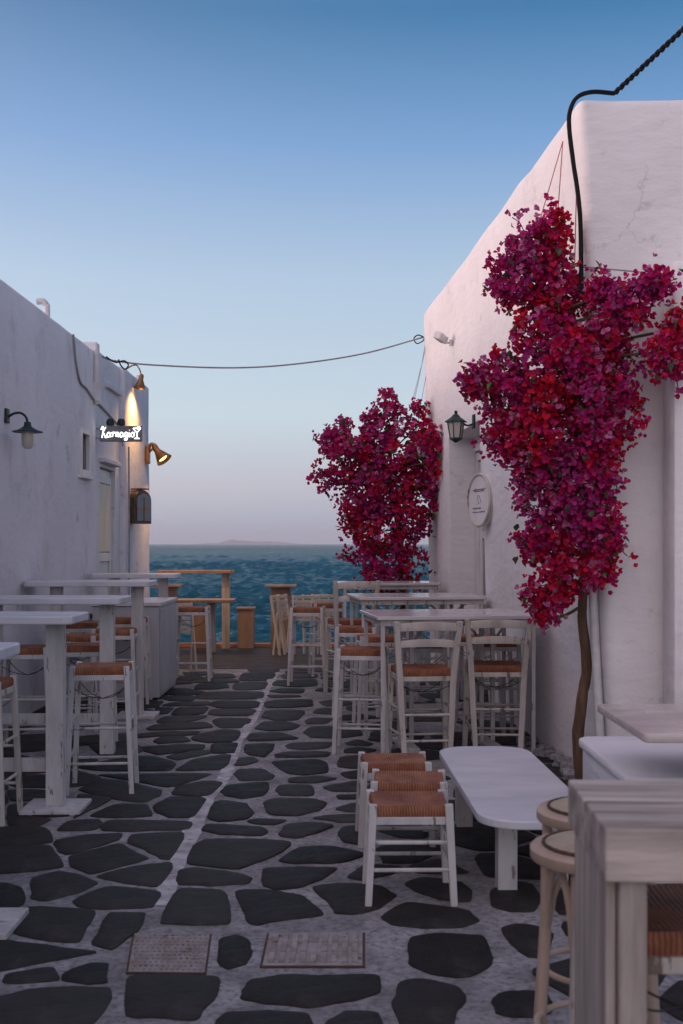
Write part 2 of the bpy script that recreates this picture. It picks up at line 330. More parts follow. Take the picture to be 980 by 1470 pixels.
S = .30612; S2 = .2449
C1, C2, C3, C4, C5 = (0, 1240, S), (280, 1240, S), (540, 1240, S), (0, 1080, S), (240, 1080, S)
C6, C7, PX = (180, 920, S2), (330, 920, S2), (0, 0, 1)
ST = [  # slab outlines: patch of the photograph, then corners
(C1,[(160,70),(280,45),(370,60),(450,95),(370,130),(220,175),(150,165)]),(C1,[(460,62),(620,20),(790,0),(800,20),(745,105),(620,95)]),
(C1,[(350,175),(500,112),(740,135),(700,205),(520,210),(400,205)]),(C1,[(110,210),(440,225),(400,290),(360,370),(220,360),(75,320)]),
(C1,[(510,235),(680,240),(640,305),(570,370),(530,400),(440,375)]),(C1,[(-150,380),(40,365),(210,395),(430,420),(220,460),(0,500),(-150,510)]),
(C1,[(40,530),(150,505),(240,500),(255,545),(100,558),(40,555)]),(C1,[(320,510),(420,475),(490,475),(490,550),(400,562),(300,545)]),
(C1,[(-100,660),(150,595),(330,585),(495,590),(480,660),(420,760),(0,790),(-100,780)]),
(PX,[(184,1404),(240,1402),(313,1405),(312,1422),(300,1442),(283,1465),(240,1464),(180,1458)]),
(PX,[(256,1277),(318,1279),(326,1292),(331,1327),(300,1329),(232,1326),(236,1310)]),
(C2,[(190,130),(330,122),(480,145),(540,180),(595,240),(480,262),(380,265),(300,290),(250,280),(225,220)]),
(C2,[(330,25),(500,18),(665,25),(600,70),(500,112),(380,122),(315,105)]),
(PX,[(258,1250),(280,1247),(340,1254),(362,1262),(350,1270),(300,1272),(255,1271)]),
(C5,[(120,440),(180,410),(400,410),(580,425),(540,470),(450,510),(330,550),(100,525)]),
(C2,[(545,115),(700,95),(870,110),(940,150),(860,210),(750,242),(660,235),(620,180)]),
(C2,[(720,65),(800,10),(960,20),(900,60),(780,80)]),
(C3,[(10,255),(140,185),(300,200),(430,225),(480,270),(400,300),(220,305),(80,285)]),
(C2,[(115,350),(190,335),(250,360),(265,420),(240,470),(160,495),(110,480),(105,400)]),
(C2,[(220,600),(270,550),(400,525),(600,530),(860,530),(850,610),(700,650),(520,675),(300,655),(225,640)]),
(C2,[(90,745),(160,705),(330,700),(520,710),(545,800),(90,800)]),(C2,[(625,740),(700,705),(850,705),(890,760),(880,800),(620,800)]),
(C3,[(135,95),(230,68),(400,95),(445,135),(430,175),(380,180),(280,165),(180,130)]),
(C3,[(150,400),(160,350),(340,333),(500,345),(530,400),(555,450),(500,510),(400,535),(270,525),(155,470)]),
(C3,[(75,650),(110,560),(230,550),(380,590),(420,630),(390,690),(340,760),(330,800),(140,800),(90,700)]),
(C3,[(585,305),(640,285),(760,300),(830,330),(810,440),(720,440),(660,410)]),
(C3,[(545,650),(600,605),(700,598),(800,610),(820,690),(760,722),(640,725),(570,700)]),
(C3,[(540,125),(640,88),(730,100),(770,160),(740,225),(640,228),(540,205)]),(C3,[(160,15),(300,-20),(430,40),(350,52),(200,45)]),
(C4,[(-50,360),(200,355),(240,420),(150,435),(-50,445)]),(C4,[(-50,455),(220,445),(260,490),(290,535),(170,555),(-50,570)]),
(C4,[(265,420),(400,395),(560,385),(540,415),(320,480),(285,465)]),(C4,[(275,370),(330,325),(450,320),(470,340),(430,365)]),
(C4,[(330,495),(560,430),(620,470),(690,500),(600,525),(430,570),(350,540)]),(C4,[(600,425),(620,390),(860,380),(800,500),(740,495),(680,455)]),
(C4,[(490,345),(520,320),(890,325),(870,365),(620,370),(490,370)]),(C4,[(430,300),(540,250),(680,250),(705,300),(560,308)]),
(C4,[(740,240),(800,215),(960,220),(900,305),(790,305),(725,270)]),
(C4,[(380,180),(480,130),(600,145),(750,180),(740,205),(660,235),(560,225),(450,200)]),(C4,[(830,165),(960,140),(1040,145),(970,205),(820,200)]),
(C4,[(370,75),(560,30),(810,50),(780,88),(490,88)]),(C4,[(470,110),(700,105),(990,100),(880,140),(780,165),(600,130)]),
(C4,[(50,150),(130,110),(220,110),(220,165),(100,165)]),(C4,[(40,180),(220,180),(220,220),(60,230)]),(C4,[(40,250),(150,240),(120,300),(230,310),(180,345),(40,345)]),
(C4,[(360,200),(520,222),(420,275),(350,310),(390,250)]),
(C5,[(45,85),(130,35),(300,10),(260,80)]),(C5,[(315,100),(340,82),(440,80),(500,110),(480,130),(340,135)]),(C5,[(310,65),(340,28),(400,25),(425,42),(370,62)]),
(C5,[(490,45),(700,32),(745,45),(755,95),(640,108),(560,100)]),(C5,[(505,15),(560,0),(750,0),(755,18),(600,25)]),(C5,[(570,125),(700,115),(790,128),(700,145),(580,145)]),
(C5,[(800,70),(810,25),(960,12),(960,70),(870,78)]),(C5,[(815,100),(950,82),(950,120),(850,125)]),(C5,[(730,165),(860,138),(950,138),(945,185),(780,185)]),
(C5,[(800,205),(950,200),(945,220),(810,222)]),(C5,[(250,185),(290,155),(460,142),(475,165),(450,205),(350,218),(280,208)]),
(C5,[(510,180),(530,160),(670,158),(685,205),(530,203)]),(C5,[(185,310),(215,240),(260,228),(370,245),(405,290),(370,315),(240,328)]),
(C5,[(450,240),(510,218),(690,220),(750,240),(710,275),(610,300),(490,295),(460,270)]),(C5,[(375,325),(430,312),(560,318),(500,342),(420,340)]),
(C5,[(165,370),(180,340),(440,352),(465,375),(440,395),(250,388)]),(C5,[(520,380),(570,340),(700,335),(775,350),(690,385),(610,405),(545,398)]),
(C5,[(690,310),(760,295),(935,292),(935,330),(800,330)]),(C5,[(790,270),(850,242),(940,238),(940,282),(850,282)]),
(C5,[(805,390),(820,355),(940,348),(935,440),(820,420)]),(C5,[(525,510),(620,448),(760,442),(930,480),(820,518),(600,525)]),
(C6,[(640,250),(830,245),(810,285),(640,290)]),(C6,[(410,285),(430,255),(590,250),(600,275),(520,285)]),(C6,[(490,375),(540,355),(770,358),(760,395),(560,395)]),
(C6,[(270,435),(310,395),(480,390),(450,430),(330,440)]),(C6,[(490,430),(520,402),(755,405),(730,440),(550,440)]),(C6,[(510,470),(560,455),(730,460),(690,510),(550,510)]),
(C6,[(190,480),(230,450),(480,440),(400,470),(280,485)]),(C6,[(130,515),(180,495),(450,478),(500,510),(330,522),(150,525)]),
(C6,[(50,555),(200,535),(430,530),(380,555),(200,560),(80,570)]),(C6,[(390,580),(420,555),(560,525),(670,530),(640,590),(480,598)]),
(C6,[(170,590),(210,570),(330,562),(370,590),(200,605)]),(C6,[(110,625),(300,612),(460,610),(430,640),(200,668),(120,650)]),
(C6,[(250,680),(400,645),(480,645),(500,660),(400,680),(310,700)]),(C6,[(500,650),(510,605),(655,600),(630,660),(520,660)]),
(C6,[(20,690),(130,680),(270,710),(270,740),(20,750)]),(C6,[(230,340),(260,325),(400,328),(380,355),(260,352)]),(C6,[(220,380),(290,365),(480,360),(470,380),(260,385)]),
(C6,[(470,215),(520,195),(620,195),(640,215),(540,222)]),(C6,[(690,190),(880,190),(850,235),(670,235)]),(C6,[(420,320),(500,300),(800,300),(790,340),(640,345),(430,340)]),
(C6,[(180,395),(280,395),(240,430),(180,430)]),
(C7,[(205,360),(260,348),(470,345),(480,385),(300,395),(210,393)]),(C7,[(185,450),(210,412),(300,405),(440,410),(400,465),(270,468)]),
(C7,[(145,515),(190,478),(300,472),(405,495),(360,525),(240,530)]),(C7,[(100,575),(130,545),(300,542),(400,575),(300,585),(120,590)]),
(C7,[(80,655),(90,610),(260,608),(240,650),(200,682),(120,672)]),(C7,[(245,260),(280,235),(500,225),(510,265),(380,272)]),
(C7,[(230,295),(300,280),(430,285),(420,308),(300,308)]),(C7,[(300,205),(330,195),(500,195),(500,218),(320,222)]),(C7,[(525,360),(600,348),(740,352),(700,380),(560,385)]),
(C7,[(490,425),(520,398),(640,395),(640,435)]),(C7,[(440,470),(480,450),(600,455),(560,488),(450,488)]),
(C7,[(430,540),(470,508),(600,505),(760,525),(770,555),(650,572),(480,570)]),(C7,[(325,615),(370,598),(600,597),(570,630),(440,640),(340,632)]),
(C7,[(260,685),(300,658),(500,650),(580,658),(570,680),(400,688)]),(C7,[(680,600),(740,580),(840,605),(800,618),(690,612)]),
(C7,[(670,640),(740,628),(860,640),(800,660),(680,658)]),(C7,[(490,295),(540,275),(590,280),(590,300)]),(C7,[(220,320),(400,318),(420,330),(250,335)]),
(C7,[(780,370),(830,350),(870,370),(850,385)]),(C7,[(690,480),(760,470),(770,490),(700,498)]),
]
polys = []
for (ox, oy, s), p in ST:
    q = [G(ox+x*s, oy+y*s) for x, y in p]; polys.append([(a.x, a.y) for a in q])
covers = [[(180,1399),(190,1340),(304,1341),(296,1400)], [(372,1390),(383,1340),(524,1339),(524,1390)]]
cpoly = [[(G(x, y).x, G(x, y).y) for x, y in c] for c in covers]
def inside(p, poly):
    x, y = p; r = False; n = len(poly)
    for i in range(n):
        (x0, y0), (x1, y1) = poly[i], poly[i-1]
        if (y0 > y) != (y1 > y) and x < (x1-x0)*(y-y0)/(y1-y0)+x0: r = not r
    return r
def area(p): return sum(p[i-1][0]*p[i][1]-p[i][0]*p[i-1][1] for i in range(len(p)))/2
def clip(poly, mx, my, nx, ny):                   # keep the side where (p-m).n <= 0
    o = []
    for i in range(len(poly)):
        a, b = poly[i-1], poly[i]; da = (a[0]-mx)*nx+(a[1]-my)*ny; db = (b[0]-mx)*nx+(b[1]-my)*ny
        if da <= 0: o.append(a)
        if (da < 0 < db) or (db < 0 < da): t = da/(da-db); o.append((a[0]+t*(b[0]-a[0]), a[1]+t*(b[1]-a[1])))
    return o
fixed = []
for p in polys+cpoly:
    for i in range(len(p)):
        a, b = p[i-1], p[i]; L = math.hypot(a[0]-b[0], a[1]-b[1]); k = max(1, int(L/.12))
        for j in range(k): fixed.append((a[0]+(b[0]-a[0])*j/k, a[1]+(b[1]-a[1])*j/k))
rs = random.Random(3); seeds = []
seam_a, seam_b = G(200, 1440), G(405, 962)
def seam(y): t = (y-seam_a.y)/(seam_b.y-seam_a.y); return seam_a.x+(seam_b.x-seam_a.x)*t
for _ in range(5000):
    p = (rs.uniform(-3.0, 2.3), rs.uniform(2.2, Q0-.1)); rad = .33
    if any((p[0]-q[0])**2+((p[1]-q[1])*.9)**2 < rad**2 for q in seeds): continue
    if any((p[0]-q[0])**2+(p[1]-q[1])**2 < .15**2 for q in fixed): continue
    if any(inside(p, q) for q in polys+cpoly): continue
    if abs(p[0]-seam(p[1])) < .13: continue
    seeds.append(p)
fill = []
for i, p in enumerate(seeds):
    c = [(p[0]-.5, p[1]-.4), (p[0]+.5, p[1]-.4), (p[0]+.5, p[1]+.4), (p[0]-.5, p[1]+.4)]
    gap = .022 if p[0] < seam(p[1]) else .036
    for q in seeds:
        d = math.hypot(q[0]-p[0], q[1]-p[1])
        if 0 < d < 1.3:
            nx, ny = (q[0]-p[0])/d, (q[1]-p[1])/d; c = clip(c, p[0]+nx*(d/2-gap), p[1]+ny*(d/2-gap), nx, ny)
            if len(c) < 3: break
    for q in fixed:
        if len(c) < 3: break
        d = math.hypot(q[0]-p[0], q[1]-p[1])
        if 0 < d < 1.0:
            nx, ny = (q[0]-p[0])/d, (q[1]-p[1])/d; c = clip(c, p[0]+nx*(d-gap*2), p[1]+ny*(d-gap*2), nx, ny)
    if len(c) >= 3:
        sx = seam(p[1]); sgn = 1 if p[0] < sx else -1; c = clip(c, sx-sgn*.05, 0, sgn, 0)
    if len(c) >= 3:
        c = clip(c, 0, Q0-.05, 0, 1)
    if len(c) >= 3 and abs(area(c)) > .012: fill.append(c)
def slab(poly, i, grow=.008):
    if area(poly) < 0: poly = poly[::-1]
    n = len(poly); q = []
    for k in range(n):                            # give the rounding back what it takes
        a, b, c = Vector(poly[k-1]), Vector(poly[k]), Vector(poly[(k+1) % n]); u = ((b-a).normalized()-(c-b).normalized())
        cx0 = Vector((sum(p[0] for p in poly)/n, sum(p[1] for p in poly)/n)); o_ = (b-cx0).normalized(); q.append(tuple(b+o_*min(.045, grow+.25*min((b-a).length, (c-b).length)*u.length*.25)))
    poly = q
    for cut_ in (.13, .24):                            # round the corners
        q = []
        for k in range(len(poly)):
            a, b = poly[k-1], poly[k]; q += [(a[0]*(1-cut_)+b[0]*cut_, a[1]*(1-cut_)+b[1]*cut_), (a[0]*cut_+b[0]*(1-cut_), a[1]*cut_+b[1]*(1-cut_))]
        poly = q
    cx = sum(p[0] for p in poly)/len(poly); cy = sum(p[1] for p in poly)/len(poly)
    poly = [(x+noise.noise((x*9, y*9, i))*.014+noise.noise((x*31, y*31, i))*.006, y+noise.noise((x*9, y*9, i+50))*.014+noise.noise((x*31, y*31, i+9))*.006) for x, y in poly]
    n = len(poly); h = .005+.004*random.random(); tx, ty = random.uniform(-.008, .008), random.uniform(-.008, .008)
    vs = []; fs = []
    for sc_, z in ((1, -.03), (1, h*.6), (.982, h), (.55, h+.0008)):
        for x, y in poly:
            X, Y = cx+(x-cx)*sc_, cy+(y-cy)*sc_
            vs.append((X-cx, Y-cy, z+((X-cx)*tx+(Y-cy)*ty+noise.noise((X*4, Y*4, i))*.003 if z > 0 else 0)))
    vs.append((0, 0, h+.001))
    for r in range(3):
        for k in range(n): fs.append((r*n+k, r*n+(k+1) % n, (r+1)*n+(k+1) % n, (r+1)*n+k))
    for k in range(n): fs.append((3*n+k, 3*n+(k+1) % n, 4*n))
    me = bpy.data.meshes.new('paving_stone'); me.from_pydata(vs, [], fs); me.materials.append(M['slate'])
    me.polygons.foreach_set('use_smooth', [True]*len(me.polygons))
    o = bpy.data.objects.new('paving_stone', me); link(o, pav); o.location = (cx, cy, 0)
allst = polys+fill
print('slabs', len(polys), len(fill))
fillk = fill[:max(0, 295-len(polys))] if len(allst) > 295 else fill
for i, p in enumerate(polys+fillk):
    xm = sum(a[0] for a in p)/len(p); ym = sum(a[1] for a in p)/len(p)
    slab(p, i, .016 if xm < seam(ym) else .004)

# the wide whitewashed joint that runs down the alley
M['limeline'] = pmat('fresh_limewash', (.54, .53, .55), (.32, .31, .325), 9, .9, .8, 40, lo=.38, hi=.6, chips=((.13, .11, .11), 24, .60), dist=.008)
sp_ = curve_pts([G(*p) for p in ((233,1301),(245,1258),(255,1239),(268,1212),(280,1184),(298,1147),(323,1114),(340,1067),(357,1042),(369,1018),(379,996),(391,974),(396,964))], 20); vs = []; n = len(sp_)
for p in sp_:
    wv = .046+.018*noise.noise((p.y*2.1, 0, 5))
    for sgn in (-1, 1): vs.append((p.x+sgn*wv+.012*noise.noise((p.y*11, sgn, 1)), p.y, .0035))
o = MB().add(vs, [(2*i, 2*i+1, 2*i+3, 2*i+2) for i in range(n-1)]).build('painted_joint', M['limeline']); tag(o, 'wide whitewashed joint line running down the alley to the sea', None, kind='structure')
# two access covers set in the joints
def cover(poly, label, grid):
    z = .007; t = empty('access_cover', (0, 0, 0), 0, label, 'manhole cover')
    cx = sum(p[0] for p in poly)/4; cy = sum(p[1] for p in poly)/4; t.location = (cx, cy, 0)
    q = [(x-cx, y-cy) for x, y in poly]
    def bil(u, v): a, b, c, d = q; return ((1-v)*((1-u)*a[0]+u*d[0])+v*((1-u)*b[0]+u*c[0]), (1-v)*((1-u)*a[1]+u*d[1])+v*((1-u)*b[1]+u*c[1]))
    MB().prism([bil(u, v) for u, v in ((0,0),(1,0),(1,1),(0,1))], -.02, z-.006).build('frame', M['rust'], t)
    lid = MB().prism([bil(u, v) for u, v in ((.025,.025),(.975,.025),(.975,.975),(.025,.975))], -.01, z).build('lid', M['iron_cover'], t, bevel=.003)
    m = MB()
    if grid:
        for k in range(9):
            u = .10+.8*k/8
            for v0, v1 in ((.1, .36), (.38, .64), (.66, .9)):
                a, b, c, d = bil(u-.028, v0), bil(u+.028, v0), bil(u+.028, v1), bil(u-.028, v1)
                if not (.4 < u < .6 and .36 < v0 < .6): m.prism([a, b, c, d], z-.002, z+.005)
    else:
        for k in range(13):
            for j in range(11):
                u, v = .08+.84*k/12+(j % 2)*.02, .08+.84*j/10
                m.prism([bil(u-.018, v), bil(u, v-.022), bil(u+.018, v), bil(u, v+.022)], z-.002, z+.004)
    m.build('tread', M['iron_cover'], lid)
    MB().prism([bil(.0, 0), bil(1, 0), bil(1, .02), bil(0, .02)], -.01, z+.001).build('rim', M['rust'], t)
cover(cpoly[0], 'nearly square whitewashed cover with fine stud tread, set in the paving', False)
cover(cpoly[1], 'rusty oblong cover with ribbed grid tread, set in the paving', True)
k = MB(); k.bb(-2.9, 8, Q1-.16, Q1+.02, -.3, .055); kb = k.build('kerb', M['orange'], bevel=.012); tag(kb, 'low orange kerb along the edge of the quay', None, kind='structure')

# ------------------------------------------------------------------ sea and far island
def sea():
    SEA = -.75; rows = []; D = Q1-.5
    while D < 700: rows.append(D); D *= 1.0060
    while D < 30000: rows.append(D); D *= 1.12
    cols = [math.tan(a) for a in [R(-75), R(-60), R(-45), R(-33), R(-25)]+[R(-20+40*i/380) for i in range(381)]+[R(25), R(33), R(45), R(60), R(75)]]
    rr = random.Random(5); wv = []
    for i in range(26):
        L = .6*(1.15**i) if i < 16 else .5*1.16**(i-16); a = R(rr.gauss(-78, 27)); wv.append((2*math.pi/L, math.cos(a), math.sin(a), rr.uniform(0, 6.28), (.050*L**.85 if L < 5 else .083*L**.55)))
    vs = []; nc = len(cols)
    for D in rows:
        fade = 1/(1+(D/900)**2)
        for c in cols:
            x = c*D; z = 0
            lim = D*.012
            for kk, cx, cy, ph, am in wv:
                if 2*math.pi/kk > lim:
                    s_ = math.sin(kk*(x*cx+D*cy)+ph+.6*math.sin(x*.31+D*.17)); z += am*(1-2*abs(s_)**1.4 if kk < 4 else s_)*.55
            g = .75+.75*noise.noise((x*.05, D*.03, 2))
            vs.append((x, D, SEA+z*fade*g))
    fs = [(r*nc+c, r*nc+c+1, (r+1)*nc+c+1, (r+1)*nc+c) for r in range(len(rows)-1) for c in range(nc-1)]
    me = bpy.data.meshes.new('sea'); me.from_pydata(vs, [], fs); me.polygons.foreach_set('use_smooth', [True]*len(fs))
    m, nt, bs = base_mat('sea_water'); tc = N(nt, 'ShaderNodeTexCoord')
    mp = N(nt, 'ShaderNodeMapping'); mp.inputs['Scale'].default_value = (.6, 2.0, 1); nt.links.new(tc.outputs['Object'], mp.inputs[0])
    n0 = noise_n(nt, mp.outputs[0], .035, 5); r0 = ramp(nt, [(.35, (.005, .062, .09)), (.65, (.012, .10, .125))]); nt.links.new(n0.outputs[0], r0.inputs[0])
    n1 = noise_n(nt, mp.outputs[0], 3.2, 6, .65); n2 = noise_n(nt, mp.outputs[0], .33, 7, .68)
    b1 = N(nt, 'ShaderNodeBump'); b1.inputs['Strength'].default_value = 1.0; b1.inputs['Distance'].default_value = .6; nt.links.new(n2.outputs[0], b1.inputs['Height'])
    b2 = N(nt, 'ShaderNodeBump'); b2.inputs['Strength'].default_value = .9; b2.inputs['Distance'].default_value = .05; nt.links.new(n1.outputs[0], b2.inputs['Height']); nt.links.new(b1.outputs[0], b2.inputs['Normal'])
    # water body plus a reflection held to what ruffled facets give at a low angle
    df = N(nt, 'ShaderNodeBsdfDiffuse'); gl = N(nt, 'ShaderNodeBsdfGlossy'); gl.inputs['Roughness'].default_value = .05; fr = N(nt, 'ShaderNodeFresnel'); fr.inputs['IOR'].default_value = 1.33
    mr = N(nt, 'ShaderNodeMapRange'); mr.inputs['From Min'].default_value = .10; mr.inputs['From Max'].default_value = .65; mr.inputs['To Min'].default_value = .01; mr.inputs['To Max'].default_value = .62
    mx = N(nt, 'ShaderNodeMixShader'); nt.links.new(r0.outputs[0], df.inputs[0])
    for nd in (df, gl, fr): nt.links.new(b2.outputs[0], nd.inputs['Normal'])
    nt.links.new(fr.outputs[0], mr.inputs[0]); nt.links.new(mr.outputs[0], mx.inputs[0]); nt.links.new(df.outputs[0], mx.inputs[1]); nt.links.new(gl.outputs[0], mx.inputs[2])
    nt.links.new(mx.outputs[0], nt.nodes['Material Output'].inputs[0]); nt.nodes.remove(bs)
    me.materials.append(m); o = bpy.data.objects.new('sea', me); link(o); tag(o, 'choppy teal sea beyond the quay', None, kind='structure')
sea()
def island():
    D = 14000; m = MB(); prof = []
    for i in range(91):
        x = 255+i*2.1; t = (x-255)/189
        h = 4.2*math.exp(-((x-335)/26)**2)+5.5*math.exp(-((x-322)/9)**2)*.5+3.6*math.exp(-((x-385)/32)**2)+1.2*math.exp(-((x-290)/18)**2)
        h = max(0, h*(1+.25*noise.noise((x*.11, 0, 0)))*min(1, t*9, (1-t)*9)); prof.append(((x-CX)*D/F, h*1.15*D/F+.4))
    vs = []; fs = []
    for j, (dy, s) in enumerate(((0, 0), (260, .55), (520, .85), (800, 1), (1500, .7), (2300, 0))):
        for i, (x, h) in enumerate(prof): vs.append((x, D+dy+60*noise.noise((x*.003, j, 3)), -.8+h*s*(1+.2*noise.noise((x*.004, dy*.004, 1)))))
    n = len(prof)
    for j in range(5):
        for i in range(n-1): fs.append((j*n+i, j*n+i+1, (j+1)*n+i+1, (j+1)*n+i))
    m.add(vs, fs); o = m.build('hills', pmat('dry_hillside', (.30, .25, .22), (.22, .20, .17), .002, .9, 0, .01)); tag(o, 'low hazy island on the sea horizon', None, kind='structure')
island()

# ------------------------------------------------------------------ buildings
def solid(name, verts8, mat, parent, cuts=(), subdiv=.35, wob=.012, bevel=.05):
    """whitewashed block from 4 ground corners + heights, subdivided, softened, with openings cut"""
    m = MB(); m.add(verts8, [(0,3,2,1),(4,5,6,7),(0,1,5,4),(1,2,6,5),(2,3,7,6),(3,0,4,7)]); me = m.mesh(name, mat)
    bm = bmesh.new(); bm.from_mesh(me)
    if bevel:
        ed = [e for e in bm.edges if max(v.co.z for v in e.verts) > .5]
        bmesh.ops.bevel(bm, geom=ed, offset=bevel, segments=3, affect='EDGES', profile=.5)
    for ax in range(3):
        lo = min(v.co[ax] for v in bm.verts); hi = max(v.co[ax] for v in bm.verts); k = int((hi-lo)/subdiv)
        for i in range(1, k+1):
            c = [0, 0, 0]; c[ax] = lo+(hi-lo)*i/(k+1); nn = [0, 0, 0]; nn[ax] = 1
            bmesh.ops.bisect_plane(bm, geom=bm.verts[:]+bm.edges[:]+bm.faces[:], plane_co=c, plane_no=nn)
    for v in bm.verts:
        if v.co.z > .05:
            v.co += Vector((noise.noise(v.co*1.1), noise.noise(v.co*1.1+Vector((9, 0, 0))), noise.noise(v.co*1.7+Vector((0, 7, 0)))))*wob
    bm.to_mesh(me); bm.free()
    o = bpy.data.objects.new(name, me); col.objects.link(o)
    if cuts:
        cm = MB()
        for c in cuts: cm.add(c, [(0,3,2,1),(4,5,6,7),(0,1,5,4),(1,2,6,5),(2,3,7,6),(3,0,4,7)])
        cme = cm.mesh('cut', mat); co = bpy.data.objects.new('cut', cme); col.objects.link(co)
        md = o.modifiers.new('b', 'BOOLEAN'); md.object = co; md.operation = 'DIFFERENCE'; md.solver = 'EXACT'
        bpy.context.view_layer.update(); dg = bpy.context.evaluated_depsgraph_get(); nm = bpy.data.meshes.new_from_object(o.evaluated_get(dg))
        o.modifiers.clear(); o.data = nm; bpy.data.objects.remove(co); bpy.data.meshes.remove(cme)
    o.parent = parent; kids.setdefault(parent.name, []).append(o)
    o.data.polygons.foreach_set('use_smooth', [True]*len(o.data.polygons)); o.data.set_sharp_from_angle(angle=R(40))
    return o
def block(x0, x1, y0, y1, z0, z1):
    return [(x0,y0,z0),(x1,y0,z0),(x1,y1,z0),(x0,y1,z0),(x0,y0,z1),(x1,y0,z1),(x1,y1,z1),(x0,y1,z1)]

# left building
LX = -2.92
def LD(x): return LX*F/(x-CX)                     # depth at which the left wall shows at photo column x
LB = empty('whitewashed_building', (LX, 13, 0), 0, 'stained white building with neon sign and small window beside the alley', 'building')
def place(o, p): o.location = Vector(o.location)-Vector(p.location)
yj = 13.75
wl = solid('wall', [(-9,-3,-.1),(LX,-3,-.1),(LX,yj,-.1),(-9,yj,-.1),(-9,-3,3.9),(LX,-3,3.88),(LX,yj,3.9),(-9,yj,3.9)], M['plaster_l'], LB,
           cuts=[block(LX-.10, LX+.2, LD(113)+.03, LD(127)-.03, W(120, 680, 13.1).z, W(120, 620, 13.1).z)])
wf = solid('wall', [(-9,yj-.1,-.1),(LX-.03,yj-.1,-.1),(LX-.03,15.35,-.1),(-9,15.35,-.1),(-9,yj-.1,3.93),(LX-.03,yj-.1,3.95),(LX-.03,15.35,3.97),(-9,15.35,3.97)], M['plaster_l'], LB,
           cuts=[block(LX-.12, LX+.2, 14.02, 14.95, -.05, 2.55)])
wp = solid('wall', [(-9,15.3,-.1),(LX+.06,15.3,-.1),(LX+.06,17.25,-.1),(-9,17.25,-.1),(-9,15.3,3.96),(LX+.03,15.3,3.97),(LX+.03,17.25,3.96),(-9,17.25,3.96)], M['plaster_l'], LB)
for o_ in (wl, wf, wp): place(o_, LB)
def part(mb, name, mat, parent, bevel=0, smooth=False, root=None):
    o = mb.build(name, mat, parent, bevel, smooth); base = Vector((0, 0, 0)); p = parent
    while p is not None: base += Vector(p.location); p = p.parent
    o.location = -base; return o
# little window
y0, y1 = LD(113), LD(127); z0, z1 = W(120, 683, 13.1).z, W(120, 617, 13.1).z
win = part(MB().bb(LX-.02, LX+.03, y0, y0+.07, z0, z1).bb(LX-.02, LX+.03, y1-.07, y1, z0, z1).bb(LX-.02, LX+.03, y0+.07, y1-.07, z1-.06, z1).bb(LX-.02, LX+.03, y0+.07, y1-.07, z0, z0+.06), 'window', M['doorwhite'], LB, .006)
part(MB().bb(LX-.07, LX-.05, y0+.04, y1-.04, z0+.03, z1-.03), 'pane', M['screen'], win)
part(MB().bb(LX-.01, LX+.055, y0-.04, y1+.04, z0-.04, z0-.002), 'sill', M['doorwhite'], win, .006)
# door in the recess
dx = LX-.085
door = part(MB().bb(dx-.04, dx, 14.04, 14.93, 0, 2.53), 'door', M['doorwhite'], LB, .004)
part(MB().bb(dx, dx+.02, 14.16, 14.80, 1.5, 2.35), 'panel', M['cream'], door, .006)
part(MB().bb(dx, dx+.025, 14.08, 14.15, .1, 2.45).bb(dx, dx+.025, 14.81, 14.88, .1, 2.45).bb(dx, dx+.025, 14.15, 14.81, 2.36, 2.45).bb(dx, dx+.025, 14.15, 14.81, 1.38, 1.48), 'frame', M['doorwhite'], door, .005)
part(MB().bb(LX-.10, LX+.05, 13.98, 14.99, 2.60, 2.66), 'lintel', M['plaster_l'], LB, .012)
part(MB().lathe([(.06, 0), (.06, .16), (.05, .18)], (LX-.10, 17.1, 3.93), 12), 'vent_stub', M['plaster_l'], LB)
part(MB().bb(LX-.22, LX+.02, 13.62, 13.80, 3.83, 4.0), 'roof_block', M['plaster_l'], LB, .02)
# elbow vent pipe on the roof
D = LD(72)+.1; b = W(76, 462, D)
vx = LX-.06; vp = MB().tube(curve_pts([(vx, D, b.z-.35), (vx, D, b.z+.12), (vx-.008, D, b.z+.17), (vx-.04, D, b.z+.205), (vx-.10, D, b.z+.205)], 5), .032, 12)
part(vp, 'vent_pipe', M['pvc'], LB, smooth=True)
# cables on the wall
def cable(name, pts, r, mat, label, cat='cable', smooth=True, group=None):
    o = MB().tube(curve_pts(pts, 8), r, 6).build(name, mat, None, smooth=True); return tag(o, label, cat, group)
def onL(x, y, off=.015): d = LD(x); p = W(x, y, d); return (LX+off, d, p.z)
part(MB().tube(curve_pts([onL(103,480), onL(107,520), onL(113,548), onL(122,558), onL(133,574), (LX-.01, 14.0, 3.28), (LX-.015, 14.6, 3.22), (LX-.01, 15.1, 3.14), (LX+.02, 15.25, 2.9)], 6), .012, 6), 'wall_cable', M['greycable'], LB, smooth=True)
part(MB().tube([(LX+.03, 13.55, 3.25), (LX+.03, 13.55, 3.92)], .03, 10).bb(LX, LX+.07, 13.50, 13.60, 3.28, 3.5), 'conduit', M['pvc'], LB)
part(MB().bb(LX-.1, LX+.03, 14.3, 15.2, 3.55, 3.62), 'ledge', M['plaster_l'], LB, .01)
part(MB().tube(curve_pts([(LX+.075, 15.36, .2), (LX+.08, 15.38, 1.5), (LX+.075, 15.37, 2.9)], 4), .012, 6), 'wall_cable', M['greycable'], LB, smooth=True)

